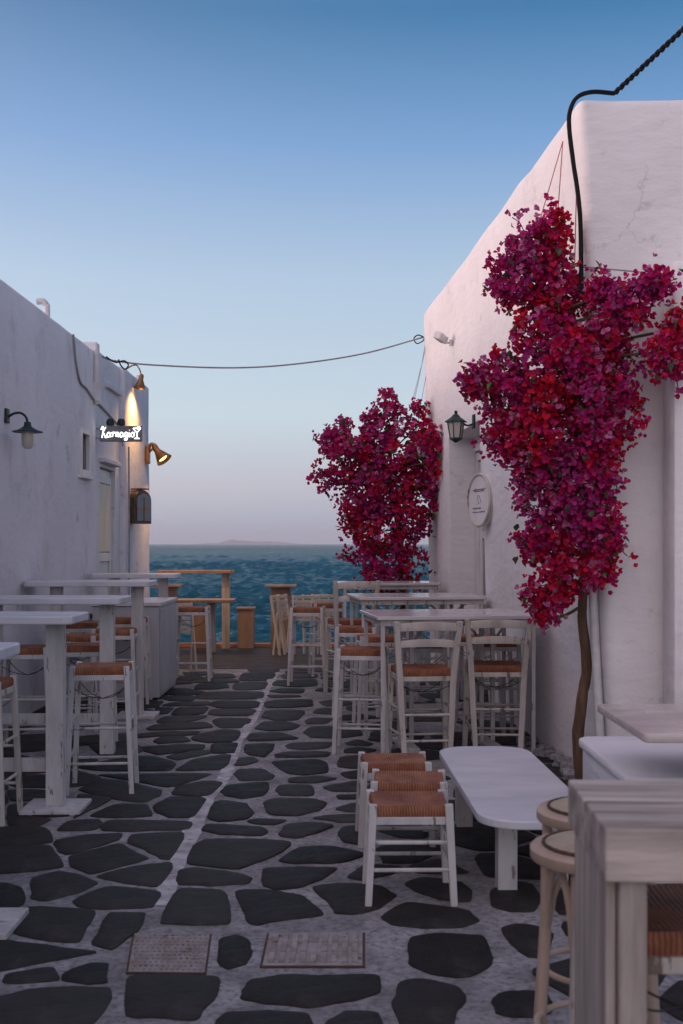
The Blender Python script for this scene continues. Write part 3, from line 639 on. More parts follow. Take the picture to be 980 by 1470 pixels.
# neon sign
sg = W(145, 634, 13.66); sgr = empty('neon_sign', (LX+.05, 13.66, sg.z), 0, 'grey projecting sign with glowing white script lettering and cocktail glass', 'sign')
sw, sh = .50, .185
MB().bb(0, sw, -.03, .03, 0, sh).build('board', M['signgrey'], sgr, .006)
MB().bb(-.06, -.001, -.01, .01, .03, .05).build('bracket', M['steel'], sgr); MB().bb(-.06, -.001, -.01, .01, .14, .16).build('bracket', M['steel'], sgr)
L = {'K': [[(.02,.75),(.10,.95),(.16,.9),(.13,.55),(.08,.18)], [(.30,.93),(.20,.72),(.13,.55),(.2,.45),(.28,.2),(.36,.22)]],
     'a': [[(.22,.5),(.12,.56),(.04,.42),(.06,.26),(.16,.26),(.22,.45),(.22,.28),(.28,.26)]],
     'r': [[(.02,.5),(.08,.55),(.07,.26)], [(.07,.42),(.13,.56),(.2,.54),(.2,.48)]],
     'n': [[(.02,.52),(.07,.54),(.06,.26)], [(.06,.42),(.13,.56),(.18,.5),(.17,.28),(.23,.26)]],
     'g': [[(.2,.52),(.1,.56),(.04,.42),(.08,.28),(.17,.32),(.21,.52),(.2,.2),(.14,.02),(.04,.04),(.05,.12),(.2,.24)]],
     'i': [[(.05,.54),(.05,.28),(.1,.26)], [(.06,.7),(.07,.72)]],
     'o': [[(.12,.56),(.04,.46),(.05,.3),(.13,.25),(.21,.34),(.2,.5),(.12,.56),(.22,.52)]]}
adv = {'K': .34, 'a': .28, 'r': .21, 'n': .24, 'g': .25, 'i': .12, 'o': .23}
x = .02; sl_ = .405/1.97
for ch in 'Karnagio':
    m = MB()
    for st in L[ch]:
        m.tube(curve_pts([((x+u*1.0)*sl_+.01, -.035, .012+v*sh*.92) for u, v in st], 5), .0048, 6)
    m.build('letter', M['neon'], sgr, smooth=True); x += adv[ch]
gx = .445
MB().tube([(gx-.045, -.035, .155), (gx, -.035, .10), (gx+.045, -.035, .155), (gx-.045, -.035, .155)], .0055, 6).tube([(gx, -.035, .10), (gx, -.035, .04)], .0055, 6).tube([(gx-.03, -.035, .035), (gx+.03, -.035, .035)], .0055, 6).tube([(gx+.02+.018*math.cos(t*.6), -.035, .158+.018*math.sin(t*.6)) for t in range(11)], .0045, 6).build('cocktail_glass', M['neon'], sgr, smooth=True)
# two small dark floodlights on top of the sign
for dx_ in (.11, .24):
    fl = empty('floodlight', (LX+.05+dx_, 13.72, sg.z+sh), 0, 'small dark floodlight on top of the neon sign', 'floodlight', 'floodlights above the sign')
    MB().lathe([(.01, 0), (.045, .01), (.05, .05), (.035, .085), (.01, .09)], (0, 0, .005), 12).build('head', M['green'], fl, smooth=True)
    MB().bb(-.008, .008, .03, .05, -.002, .03).build('mount', M['steel'], fl)

# gooseneck lamp on the left wall
D = LD(8); p = W(8, 597, D)
gl = empty('gooseneck_lamp', (LX, D, p.z), 0, 'dark green gooseneck wall lamp with frosted glass jar', 'wall lamp')
MB().box((.012, 0, 0), (.024, .09, .125)).build('back_plate', M['green'], gl, .006)
MB().tube(curve_pts([(.02, 0, -.01), (.07, 0, .02), (.13, 0, .025), (.175, 0, -.01), (.19, 0, -.06)], 6), .011, 8).build('arm', M['green'], gl, smooth=True)
MB().lathe([(.012, -.05), (.028, -.055), (.032, -.085), (.045, -.10), (.09, -.125), (.13, -.135), (.132, -.142), (.05, -.137)], (.19, 0, 0), 24).build('shade', M['green'], gl, smooth=True)
MB().lathe([(.05, -.137), (.052, -.2), (.048, -.26), (.03, -.285), (.005, -.288)], (.19, 0, 0), 18).build('glass_jar', M['lampglass'], gl, smooth=True)

# small spot on the roof edge and copper spotlight, both lit
def spot(loc, to, e, ang, colr, parent, blend=.5, r=.03):
    l = bpy.data.lights.new('lamp_light', 'SPOT'); l.energy = e; l.spot_size = R(ang); l.spot_blend = 1.0; l.color = colr; l.shadow_soft_size = r
    o = bpy.data.objects.new('lamp_light', l); link(o, parent); o.location = loc
    o.rotation_euler = (Vector(loc)-Vector(to)).to_track_quat('Z', 'Y').to_euler(); return o
def cone_head(parent, mats, c, aim, s, bulb):
    q = (-Vector(aim)).to_track_quat('Z', 'Y').to_matrix()
    MB().lathe([(.02*s, .12*s), (.032*s, .1*s), (.034*s, .04*s), (.06*s, -.02*s), (.085*s, -.08*s), (.09*s, -.085*s), (.078*s, -.07*s), (.03*s, .02*s)], c, 18, q).build('shade', mats, parent, smooth=True)
    MB().lathe([(.005*s, .01*s), (.035*s, -.005*s), (.055*s, -.04*s), (.045*s, -.06*s), (.01*s, -.066*s)], c, 14, q).build('bulb', bulb, parent, smooth=True)
X0 = LX+.04; D = 15.95; p = W(197, 548, D)
s1 = empty('roof_spotlight', (X0, D, 3.95), 0, 'small lit spotlight at the roof edge shining down the wall', 'spotlight')
MB().tube(curve_pts([(-.12, -.15, .02), (-.02, -.12, .10), (.05, -.06, .12), (.09, 0, .04), (.09, 0, -.02)], 5), .01, 6).build('arm', M['copper'], s1, smooth=True)
cone_head(s1, M['copper'], (.09, 0, -.11), (-.15, -.05, -1), 1.0, M['bulb'])
spot((.22, -.06, -.2), (.05, -.12, -1.6), 120, 140, (1, .50, .13), s1)
D = 16.9; p = W(212, 650, D)
s2 = empty('copper_spotlight', (X0+.02, D, p.z), 0, 'big lit copper spotlight on the wall beside the sea', 'spotlight')
MB().box((.015, 0, -.03), (.05, .15, .26)).build('back_plate', M['copper'], s2, .01)
MB().tube(curve_pts([(.02, 0, .03), (.05, 0, .12), (.11, 0, .12), (.15, 0, .07)], 5), .024, 10).tube(curve_pts([(.02, .0, .0), (.08, -.01, .05), (.14, 0, .05)], 4), .018, 8).build('arm', M['copper'], s2, smooth=True)
cone_head(s2, M['copper'], (.19, -.02, -.02), (.62, -.2, -.78), 1.4, M['bulb2'])
spot((.29, -.06, -.15), (1.2, .5, -2.6), 110, 130, (1, .52, .20), s2)
# arched mirror-fronted box
D = 15.75; p = W(198, 752, D)
ab = empty('arched_wall_box', (LX+.09, D, p.z), R(-30), 'arched dark wooden wall box with glazed front below the copper spotlight', 'wall box')
def arch(w_, h_, n=10): return [(-w_/2, 0), (w_/2, 0)]+[(w_/2*math.cos(math.pi*i/n), h_-w_*.35+w_*.35*math.sin(math.pi*i/n)) for i in range(n+1)]
def archprism(poly, x0, x1): m = MB(); n = len(poly); m.add([(x0, y, z) for y, z in poly]+[(x1, y, z) for y, z in poly], [tuple(range(n-1,-1,-1)), tuple(range(n,2*n))]+[(i,(i+1)%n,n+(i+1)%n,n+i) for i in range(n)]); return m
archprism(arch(.42, .46), 0, .17).build('case', M['mosaic'], ab, .01)
fr = archprism(arch(.34, .38), .17, .19); fr.v = [(x_, y_, z_+.035) for x_, y_, z_ in fr.v]; fr.build('glass_front', M['pane'], ab, .004)
archprism(arch(.46, .06), -.0, .20); MB().box((.10, 0, .475), (.22, .20, .02)).build('top_plate', M['copper'], ab, .006)
MB().bb(.19, .20, -.006, .006, .04, .36).bb(.19, .2, -.16, .16, .2, .212).build('glazing_bar', M['copper'], ab); ab.scale = (.85, .85, 1)

# right building
def RX(D, z=0): return 1.75-.0771*(D-7.4)-z*(.048-.0037*(D-7.4))
ru = Vector((-.0771, 1, 0)).normalized(); rn = Vector((-1, -.0771, 0)).normalized(); RZ = math.atan2(ru.y, ru.x)
def RD(x): return F*(1.75+.0771*7.4)/((x-CX)+.0771*F)
def onR(x, y, off=.02, D=None):
    d = D or RD(x)
    z = H-(y-HOR)*d/F; return Vector((RX(d, z), d, z))+rn*off
RB = empty('whitewashed_building', (1.75, 7.4, 0), 0, 'tall white building with recessed glazed door behind the bougainvillea', 'building')
def dz(D, off, z): v = Vector((RX(D, 0), D, 0))+rn*off; return (v.x, v.y, z)
d0, d1 = 11.25, 13.2; zt = 2.82
cut = [dz(d0, .3, -.2), dz(d0, -.36, -.2), dz(d1, -.36, -.2), dz(d1, .3, -.2), dz(d0, .3, zt), dz(d0, -.36, zt), dz(d1, -.36, zt), dz(d1, .3, zt)]
wr = solid('wall', [(1.75,7.4,-.1),(7,7.2,-.1),(7,15.3,-.1),(1.16,15.05,-.1),(RX(7.4,4.5),7.43,4.49),(7,7.25,4.42),(7,15.3,4.6),(RX(15.05,4.6),15.05,4.62)], M['plaster_r'], RB, cuts=[cut], wob=.02, bevel=.055)
place(wr, RB)
part(MB().bb(2.05, 7, 7.1, 7.35, -.05, 3.36), 'pilaster', M['plaster_r'], RB, .04, True)
# door
def rbox(m, D0, D1, o0, o1, z0, z1):
    vs = [dz(D0,o1,z0), dz(D0,o0,z0), dz(D1,o0,z0), dz(D1,o1,z0), dz(D0,o1,z1), dz(D0,o0,z1), dz(D1,o0,z1), dz(D1,o1,z1)]
    return m.add(vs, [(0,3,2,1),(4,5,6,7),(0,1,5,4),(1,2,6,5),(2,3,7,6),(3,0,4,7)])
m = MB()
for a, b in ((d0+.02, d0+.10), (d1-.10, d1-.02), (12.18, 12.28)): rbox(m, a, b, -.33, -.24, 0, 2.55)
rbox(m, d0+.02, d1-.02, -.33, -.24, 2.552, 2.64)
door = part(m, 'door', M['doorwhite'], RB, .006)
for a, b in ((d0+.1, 12.18), (12.28, d1-.10)):
    m = MB(); rbox(m, a, a+.1, -.32, -.27, .02, 2.54); rbox(m, b-.1, b, -.32, -.27, .02, 2.54)
    for za, zb in ((.02, .3), (.92, 1.02), (1.66, 1.74), (2.42, 2.54)): rbox(m, a+.1, b-.1, -.32, -.27, za, zb)
    leaf = part(m, 'door_leaf', M['doorwhite'], door, .005)
    for za, zb in ((.3, .92), (1.02, 1.66), (1.74, 2.42)): part(rbox(MB(), a+.09, b-.09, -.30, -.29, za, zb), 'pane', M['pane'], door)
m = MB(); rbox(m, 12.32, 12.36, -.27, -.2, 1.22, 1.25); part(m, 'handle', M['steel'], door)
m = MB(); rbox(m, d0, d1, -.36, -.22, 2.66, 2.82); part(m, 'transom', M['plaster_r'], RB)
# oval sign
p = onR(711, 718, .06); ov = empty('oval_sign', p, RZ+R(10), 'pale oval sign with beaded rim and faint lettering beside the door', 'sign')
def oval(a, b, y0_, y1_, n=40): m = MB(); m.add([(a*math.cos(2*math.pi*i/n), y0_, b*math.sin(2*math.pi*i/n)) for i in range(n)]+[(a*math.cos(2*math.pi*i/n), y1_, b*math.sin(2*math.pi*i/n)) for i in range(n)], [tuple(range(n-1,-1,-1)), tuple(range(n,2*n))]+[(i,(i+1)%n,n+(i+1)%n,n+i) for i in range(n)]); return m
oval(.29, .25, -.03, .03).build('board', M['doorwhite'], ov, .006)
MB().tube([(.285*math.cos(2*math.pi*i/48), .03, .247*math.sin(2*math.pi*i/48)) for i in range(48)], [.013+.003*(i % 2) for i in range(48)], 8, True).build('rim', M['paint_worn'], ov, smooth=True)
m = MB(); rr = random.Random(2)
for z_, x0_, x1_ in ((.10, -.16, .16), (.085, -.13, .13), (-.08, -.05, .16), (-.115, -.15, .15)):
    xx = x0_
    while xx < x1_: l_ = rr.uniform(.012, .03); m.bb(xx, xx+l_, .0305, .033, z_-.004, z_+rr.uniform(.003, .012)); xx += l_+.008
m.tube(curve_pts([(-.06, .032, -.03), (-.02, .032, .03), (.02, .032, .045), (.03, .032, .0), (-.01, .032, -.03), (.05, .032, -.035)], 5), .003, 5)
m.build('lettering', M['ink'], ov)
# wall lanterns
def lantern(p, rz, label):
    t = empty('wall_lantern', p, rz, label, 'wall lantern')
    MB().box((.01, 0, .0), (.02, .09, .14)).build('back_plate', M['green'], t, .005)
    MB().tube(curve_pts([(.01, 0, -.02), (.08, 0, -.04), (.16, 0, .02), (.19, 0, .10), (.19, 0, .05)], 5), .009, 8).build('arm', M['green'], t, smooth=True)
    c = (.19, 0, 0)
    MB().lathe([(.005, .11), (.02, .095), (.012, .08), (.03, .065), (.05, .04), (.11, .0), (.115, -.01), (.08, -.008)], c, 6).build('roof', M['green'], t)
    g = MB().lathe([(.082, -.012), (.055, -.17), (.03, -.185), (.004, -.19)], c, 6).build('glass', M['lampglass'], t)
    m = MB()
    for k_ in range(6):
        a = 2*math.pi*k_/6; m.tube([(c[0]+.085*math.cos(a), .085*math.sin(a), -.01), (c[0]+.057*math.cos(a), .057*math.sin(a), -.172)], .006, 5)
    m.lathe([(.06, -.165), (.062, -.18), (.03, -.2), (.005, -.215)], c, 6).build('cage', M['green'], t)
    return t
p = onR(694, 605, 0, 11.55); lantern(p, math.pi+RZ-R(90), 'green hexagonal wall lantern above the glazed door')
p = onR(637, 637, 0); lantern(p, math.pi+RZ-R(90), 'green wall lantern half buried in the seaside bougainvillea')
# white camera on the wall
p = onR(663, 492, 0); sc_ = empty('security_camera', p, 0, 'small white box camera high on the wall by the corner', 'camera')
MB().bb(-.03, 0, -.03, .03, -.03, .03).tube([(-.02, 0, 0), (-.09, -.01, .0), (-.10, -.02, .03)], .012, 6).build('mount', M['pvc'], sc_)
MB().box((-.13, -.04, .05), (.09, .17, .08), Matrix.Rotation(R(22), 3, 'Y') @ Matrix.Rotation(R(-35), 3, 'Z')).build('housing', M['pvc'], sc_, .008)
# pipes, cables and cords
part(MB().tube([(*dz(7.52, .035, 0)[:2], .0), (RX(7.52, 2.1)-.035, 7.51, 2.1)], .03, 10), 'drain_pipe', M['pvc'], RB, smooth=True)
pts = [W(882,134,7.45), W(850,132,7.40), W(828,140,7.32), W(818,160,7.3), W(817,185,7.3), W(823,235,7.3), W(829,275,7.3), W(833,320,7.3), W(834,380,7.3), W(835,430,7.3)]
cable('power_cable', pts, .0145, M['cable'], 'thick black cable looping over the roof corner down behind the flowers')
m = MB(); a_, b_ = W(882, 134, 7.5), W(1010, 15, 7.0)
for ph in (0, math.pi):
    m.tube([a_.lerp(b_, i/60)+Vector((0, .014*math.cos(i*.9+ph), .014*math.sin(i*.9+ph))) for i in range(61)], .010, 6)
tag(m.build('twisted_cable', M['cable'], smooth=True), 'twisted black overhead cable leaving the roof corner', 'cable')
cable('overhead_wire', [W(146,512,13.7), W(165,518,13.8), W(220,524,14), W(330,528,14.3), W(420,523,14.6), W(520,508,14.8), W(608,484,15.05)], .010, M['greycable'], 'thin sagging wire strung across the alley')
cable('wire_loop', [W(152,512,13.7), W(165,520,13.7), W(178,518,13.7), W(184,524,13.7), W(179,530,13.7), W(173,524,13.7), W(170,516,13.7)], .009, M['cable'], 'dark loop of wire at the roof of the stained building')
cable('wire_loop', [W(608,484,15.02), W(600,481,15.02), W(594,486,15.02), W(598,493,15.02), W(606,490,15.02), W(609,486,15.02)], .008, M['cable'], 'dark loop of wire at the corner of the tall building')
for i, (a, b_, lb) in enumerate((((781,203),(776,312),'red cord hanging straight down to the tall bougainvillea tip'), ((781,203),(801,300),'red cord slanting from the roof edge to the bougainvillea'), ((821,250),(824,405),'red cord hanging beside the thick black cable'))):
    cable('support_cord', [onR(a[0], a[1], .03, 7.75 if i < 2 else 7.45), W(b_[0], b_[1], 7.5 if i < 2 else 7.33)], .0035, M['cord'], lb, 'cord')
for i, (a, b_) in enumerate((((627,430),(588,590)), ((611,490),(592,585)), ((628,440),(600,600)))):
    cable('tie_wire', [W(a[0], a[1], 14.95), W((a[0]+b_[0])/2+1, (a[1]+b_[1])/2, 14.9), W(b_[0], b_[1], 14.75)], .004, M['greycable'], 'thin tie wire from the tall wall down to the seaside bougainvillea', 'wire', group='tie wires')
cable('wall_wire', [W(818,381,7.3), W(870,386,7.3), W(925,391,7.05)], .005, M['greycable'], 'thin grey wire along the front of the tall wall')
part(MB().tube([W(845,403,7.36), W(925,406,7.33)], .017, 8).tube([W(845,407,7.36), W(925,410,7.33)], .012, 8), 'wall_pipe', M['pvc'], RB, smooth=True)
# rubble at the foot of the wall
m = MB(); rr = random.Random(8)
for i in range(34):
    d = rr.uniform(7.7, 9.3); s_ = rr.uniform(.02, .075); q = Matrix.Rotation(rr.uniform(0, 6), 3, 'Z') @ Matrix.Rotation(rr.uniform(-.4, .4), 3, 'X')
    m.box((RX(d)-.06-rr.random()*.10, d, s_*.35), (s_*1.6, s_*1.2, s_*.9), q)
tag(m.build('rubble', M['mortar'], None, .008), 'loose whitewashed rubble along the foot of the wall', 'rubble', kind='stuff')

# ------------------------------------------------------------------ rush-seat stools and chairs
def rush_seat(wf, wb, d, h, n=12):
    """woven pad: wf front width (at +y), wb back width, wraps over the rails and sags in the middle"""
    m = MB(); vs = []; fs = []
    def hw(v): return (wb+(wf-wb)*v)/2
    prof = [(-.045, 1.0), (-.03, 1.035), (-.006, 1.045), (.012, 1.0)]
    for j in range(n+1):
        for i in range(n+1):
            u, v = i/n, j/n; e = min(u, 1-u, v, 1-v); sag = -.014*(1-math.exp(-e*7))+.004*math.sin(math.pi*u)*0
            vs.append(((u*2-1)*hw(v), (v-.5)*d, h+.012+sag+.0025*noise.noise((u*7, v*7, 3))))
    for j in range(n):
        for i in range(n): a = j*(n+1)+i; fs.append((a, a+1, a+n+2, a+n+1))
    ring = [(i, 0) for i in range(n)]+[(n, j) for j in range(n)]+[(n-i, n) for i in range(n)]+[(0, n-j) for j in range(n)]
    last = [j*(n+1)+i for i, j in ring]
    for z, s in ((-.004, 1.035), (-.026, 1.035), (-.042, .99)):
        cur = []
        for i, j in ring:
            u, v = i/n, j/n; cur.append(len(vs)); vs.append(((u*2-1)*hw(v)*s, (v-.5)*d*s, h+z))
        L_ = len(ring)
        for k_ in range(L_): fs.append((last[k_], cur[k_], cur[(k_+1) % L_], last[(k_+1) % L_]))
        last = cur
    fs.append(tuple(last)); m.add(vs, fs); return m
def stool_proto(name, h, w_, d, sp=.035, leg=.036, mat='paint', back=False, bh=.34):
    t = empty(name); P = {}
    for sx in (-1, 1):
        for sy in (-1, 1):
            if back and sy < 0: continue
            top = Vector((sx*w_/2, sy*d/2, h+.018)); bot = Vector((sx*(w_/2+sp), sy*(d/2+sp*.7), 0)); P[sx, sy] = (bot, top)
            MB().bar(bot, top, leg*.85, leg*.85, leg, leg).build('leg', M[mat], t, .004)
    if back:
        for sx in (-1, 1):
            b0, b1, b2, b3 = Vector((sx*w_*.40, -d/2-.03, 0)), Vector((sx*w_*.45, -d/2+.0, h*.5)), Vector((sx*w_*.49, -d/2, h)), Vector((sx*w_*.575, -d/2-.075, h+bh))
            P[sx, -1] = (b0, b2+Vector((0, 0, .018)))
            m = MB(); pts = curve_pts([b0, b1, b2, b3], 3); prev = None
            for a, b in zip(pts[:-1], pts[1:]): pass
            vs = []; fs = []
            for i, p in enumerate(pts):
                s_ = leg*(.85+.2*math.sin(math.pi*i/len(pts)))
                for u, v in ((-1,-1),(1,-1),(1,1),(-1,1)): vs.append((p.x+u*s_*.45, p.y+v*s_*.55, p.z))
            for i in range(len(pts)-1):
                for k_ in range(4): fs.append((i*4+k_, i*4+(k_+1) % 4, (i+1)*4+(k_+1) % 4, (i+1)*4+k_))
            fs += [(3,2,1,0), tuple(len(vs)-4+k_ for k_ in range(4))]
            m.add(vs, fs).build('back_post', M[mat], t, .004)
        for zz, hh in ((h+bh-.045, .054), (h+bh-.165, .048)):      # two bowed slats
            f = (zz-h)/bh; hwid = w_*(.49+.085*f)-.012; yb = -d/2-.075*f; vs = []; fs = []; n = 12
            for i in range(n+1):
                u = i/n*2-1; x = u*hwid; y = yb-.03*(1-u*u); arc = .016*(1-u*u)
                for dy, dz_ in ((-.009, -hh/2+arc*.5), (.009, -hh/2+arc*.5), (.009, hh/2+arc), (-.009, hh/2+arc)): vs.append((x, y+dy, zz+dz_))
            for i in range(n):
                for k_ in range(4): fs.append((i*4+k_, i*4+(k_+1) % 4, (i+1)*4+(k_+1) % 4, (i+1)*4+k_))
            fs += [(3,2,1,0), tuple(n*4+k_ for k_ in range(4))]
            MB().add(vs, fs).build('back_slat', M[mat], t, .003, True)
    def at(sx, sy, z):
        b, tp = P[sx, sy]; return b.lerp(tp, z/tp.z)
    ln = {'front': ((-1, 1), (1, 1)), 'rear': ((-1, -1), (1, -1)), 'l': ((-1, -1), (-1, 1)), 'r': ((1, -1), (1, 1))}
    for k_, (a, b) in ln.items():
        MB().bar(at(*a, h-.055), at(*b, h-.055), .018, .034, side=(0, 0, 1) if False else (0, 1, 0) if k_ in ('front', 'rear') else (1, 0, 0)).build('seat_rail', M[mat], t, .003)
        zs = {'front': (.22, .50), 'rear': (.25, .53), 'l': (.30, .58), 'r': (.30, .58)}[k_]
        if h < .6: zs = (zs[0]+.12, zs[1]+.12)
        for z in zs: MB().tube([at(*a, h*z), at(*b, h*z)], .0095, 7).build('stretcher', M[mat], t, smooth=True)
    if back or h > .6:                                              # twisted bracing wire under the seat
        m = MB(); c = Vector((0, 0, h*.74))
        for s in ((-1, -1), (1, -1), (-1, 1), (1, 1)):
            a = at(*s, h*.86); m.tube(curve_pts([a, a.lerp(c, .5)+Vector((0, 0, -.02)), c], 4), .0028, 5)
        m.build('bracing_wire', M['wire'], t)
    rush_seat(w_-.0, (w_*.98 if not back else w_*.9), d-.0, h).build('seat', M['rush'], t, smooth=True)
    return t
PR = {'bar': stool_proto('bar_stool', .80, .34, .32), 'barw': stool_proto('bar_stool', .80, .34, .32, mat='paint_worn'),
      'low': stool_proto('low_stool', .43, .335, .30, .022), 'chair': stool_proto('bar_chair', .66, .40, .38, .02, .046, 'paint_worn', True, .36)}
first = {}
def put(kind, x, y, rz, label, cat, group=None, s=1.0, sz=1.0):
    o = PR[kind] if kind not in first else copy_tree(PR[kind]); first.setdefault(kind, o)
    o.location = (x, y, 0); o.rotation_euler = (0, 0, R(rz)); o.scale = (s, s, s*sz)
    if 'group' in o: del o['group']
    tag(o, label, cat, group); return o
# left row (centre from the front legs in the photograph, then half the depth behind)
def gp(x, y, back=.17): g = G(x, y); return g.x, g.y+back
LS = [((139, 1141), 5, 'paint-chipped rush bar stool standing in front of the broad-footed white table', 1.0),
      ((-48, 1187), 0, 'grey-legged rush bar stool at the edge of the square foot plate', 1.0),
      ((30, 1085), 4, 'rush bar stool against the stained wall behind the broad-footed table', 1.0),
      ((120, 1078), 8, 'rush bar stool tucked directly behind the paint-chipped one', 1.0),
      ((108, 1050), -6, 'rush bar stool between the second and third white tables', 1.0),
      ((160, 1040), 3, 'rush bar stool just in front of the grey cabinet', 1.03),
      ((112, 1024), 10, 'rush bar stool by the stained wall under the third white table', 1.05),
      ((180, 1012), 4, 'rush bar stool with its legs against the grey cabinet front', 1.05),
      ((274, 979), 2, 'white rush stool on the sea side of the grey cabinet', 1.06),
      ((100, 1003), 5, 'rush bar stool deep under the third white table by the small window', 1.06)]
for i, (g, rz, lb, sz) in enumerate(LS):
    x, y = gp(*g); put('barw' if i in (1,) else 'bar', x, y, rz, lb, 'stool', None, 1, sz)
# right side
for g, rz, lb, k_, sz in [((608, 1096), 6, 'whitewashed rush bar chair with bowed back slats, next to the low stools', 'chair', 1.0), ((716, 1086), -3, 'whitewashed rush bar chair with bowed back slats, next to the tall bougainvillea trunk', 'chair', 1.0),
     ((503, 1000), 14, 'whitewashed rush chair facing the middle glossy table', 'chair', 1.17)]:
    x, y = gp(*g, .19); put(k_, x, y, rz, lb, 'chair', None, 1.02, sz)
RS = [((521, 1083), -6, 'rush bar stool with splayed legs left of the bar chair beyond the low stools', .98),
      ((512, 1030), -4, 'rush bar stool at the free end of the middle glossy table', 1.02), ((441, 985), -3, 'white rush bar stool standing alone nearest the folded chairs', 1.08),
      ((545, 1047), 6, 'rush bar stool between the first and middle glossy tables, near their free ends', .98), ((628, 1005), 0, 'rush bar stool under the middle glossy table toward the wall', 1.0),
      ((690, 1046), -8, 'rush bar stool under the first glossy table beside the wall', .98), ((712, 1064), 5, 'rush bar stool directly beyond the bar chair by the bougainvillea trunk', 1.0),
      ((610, 1062), -4, 'rush bar stool directly beyond the bar chair by the low stools', .98), ((560, 990), 4, 'rush bar stool between the middle and the sea-side glossy tables', 1.05),
      ((470, 972), 8, 'rush bar stool at the free end of the sea-side glossy table', 1.08)]
for g, rz, lb, sz in RS: x, y = gp(*g); put('bar', x, y, rz, lb, 'stool', None, 1, sz)
for i, (x, y, rz, lb) in enumerate([(.305, 5.24, 1, 'low white rush stool beside the oval-ended low table, front one of three in a row'), (.335, 5.72, -3, 'low white rush stool in the middle of the row of three'), (.285, 6.22, 2, 'low white rush stool at the bar chair end of the row of three')]):
    put('low', x, y, rz, lb, 'stool')

# ------------------------------------------------------------------ low table with rounded ends
t = empty('low_table', (.85, 5.9, 0), R(1.5), 'low white table with rounded corners beside the row of low stools', 'table')
MB().prism(rounded(-.265, .265, -.93, .93, .19, 8), .362, .40).build('top', M['tabletop'], t, .006)
for sx, sy in ((-.10, -.56), (-.14, .62), (.14, .62), (.15, -.50)):
    MB().bb(sx-.045, sx+.045, sy-.045, sy+.045, 0, .361).build('leg', M['paint'], t, .004)
MB().bb(-.02, .02, -.5, .55, .30, .361).build('rail', M['paint'], t)

# ------------------------------------------------------------------ white bar tables fixed along the left wall
def bar_table(y, xr, z, label, legx, depth=.5, foot=True, xl=LX+.03):
    t = empty('bar_table', (0, y, 0), 0, label, 'table')
    MB().prism(rounded(xl, xr, -depth/2, depth/2, .05, 4), z-.05, z).build('top', M['tabletop'], t, .008)
    for x, ft in ((legx, foot), (xl+.25, False)):
        MB().bb(x-.052, x+.052, -.045, .045, .03 if ft else 0, z-.051).build('leg', M['paint'], t, .005)
        if ft: MB().bb(x-.18, x+.18, -.17, .17, 0, .03).build('foot_plate', M['paint'], t, .005)
    MB().bb(xl+.305, legx-.054, -.02, .02, .23, .31).build('stretcher', M['paint'], t, .004)
    return t
bar_table(6.93, -1.57, 1.18, 'white bar table with a broad square foot plate, nearest the chipped stool', G(80, 1162).x)
bar_table(4.8, -1.40, 1.17, 'white bar table cut by the frame with only a rounded corner and foot plate showing', -1.53)
bar_table(8.75, -1.64, 1.20, 'white bar table standing second from the broad-footed one toward the cabinet', (154-CX)*8.75/F, foot=False)
bar_table(10.65, -1.74, 1.262, 'white bar table just in front of the grey cabinet', (197-CX)*10.65/F)
bar_table(13.3, -1.88, 1.26, 'white bar table behind the grey cabinet under the neon sign', (236-CX)*13.4/F, foot=False, depth=.45, xl=LX+.05)
# grey cabinet
c = empty('cabinet', (-2.2, 12.4, 0), 0, 'grey painted service cabinet under the white tables', 'cabinet')
MB().bb(-.36, .33, -.6, .55, .02, .96).build('carcass', M['cabinet'], c, .008)
MB().bb(-.38, .35, -.62, .57, .962, 1.0).build('top', M['tabletop'], c, .006)
MB().bb(.332, .345, -.57, -.03, .07, .93).build('door', M['cabinet'], c, .004); MB().bb(.332, .345, -.01, .52, .07, .93).build('door', M['cabinet'], c, .004)

# ------------------------------------------------------------------ quay-side timber tables, bollards, folded chairs
def timber_table(x0, x1, y, z, label, post, boards):
    t = empty('timber_counter', (0, y, 0), 0, label, 'counter')
    for y0_, y1_ in boards: MB().bb(x0, x1+random.uniform(-.03, .03), y0_, y1_, z-.045, z).build('board', M['deckwood'], t, .005)
    for p_ in post: MB().bb(p_-.06, p_+.06, -.05, .05, .0, z-.046).build('post', M['greywood_v'], t, .005)
    return t
timber_table(LX+.1, -1.66, 17.62, 1.20, 'high narrow timber counter on a tall post at the quay edge', [(324-CX)*17.6/F], [(-.14, -.01), (.01, .14)])
timber_table(-2.72, -1.56, 16.95, .79, 'lower two-board timber counter in front of the high one', [(303-CX)*16.95/F, -2.5], [(-.30, -.06), (-.03, .21)])
for px, w_, z, lb in ((353, .25, .63, 'short wooden box bollard standing alone on the kerb'), (288, .22, .60, 'short wooden box bollard behind the timber counters'), (242, .26, .98, 'tall wooden box post next to the stained building'), (403, .30, .97, 'tall wooden box post behind the folded chairs')):
    X = (px-CX)*17.7/F; t = empty('wooden_bollard', (X, 17.72, 0), 0, lb, 'bollard')
    MB().bb(-w_/2, w_/2, -.11, .11, 0, z-.035).build('box', M['deckwood'], t, .006)
    e = .02 if z < .8 else .09
    MB().bb(-w_/2-e, w_/2+e, -.11-e, .11+e, z-.034, z).build('cap', M['deckwood'], t, .006)
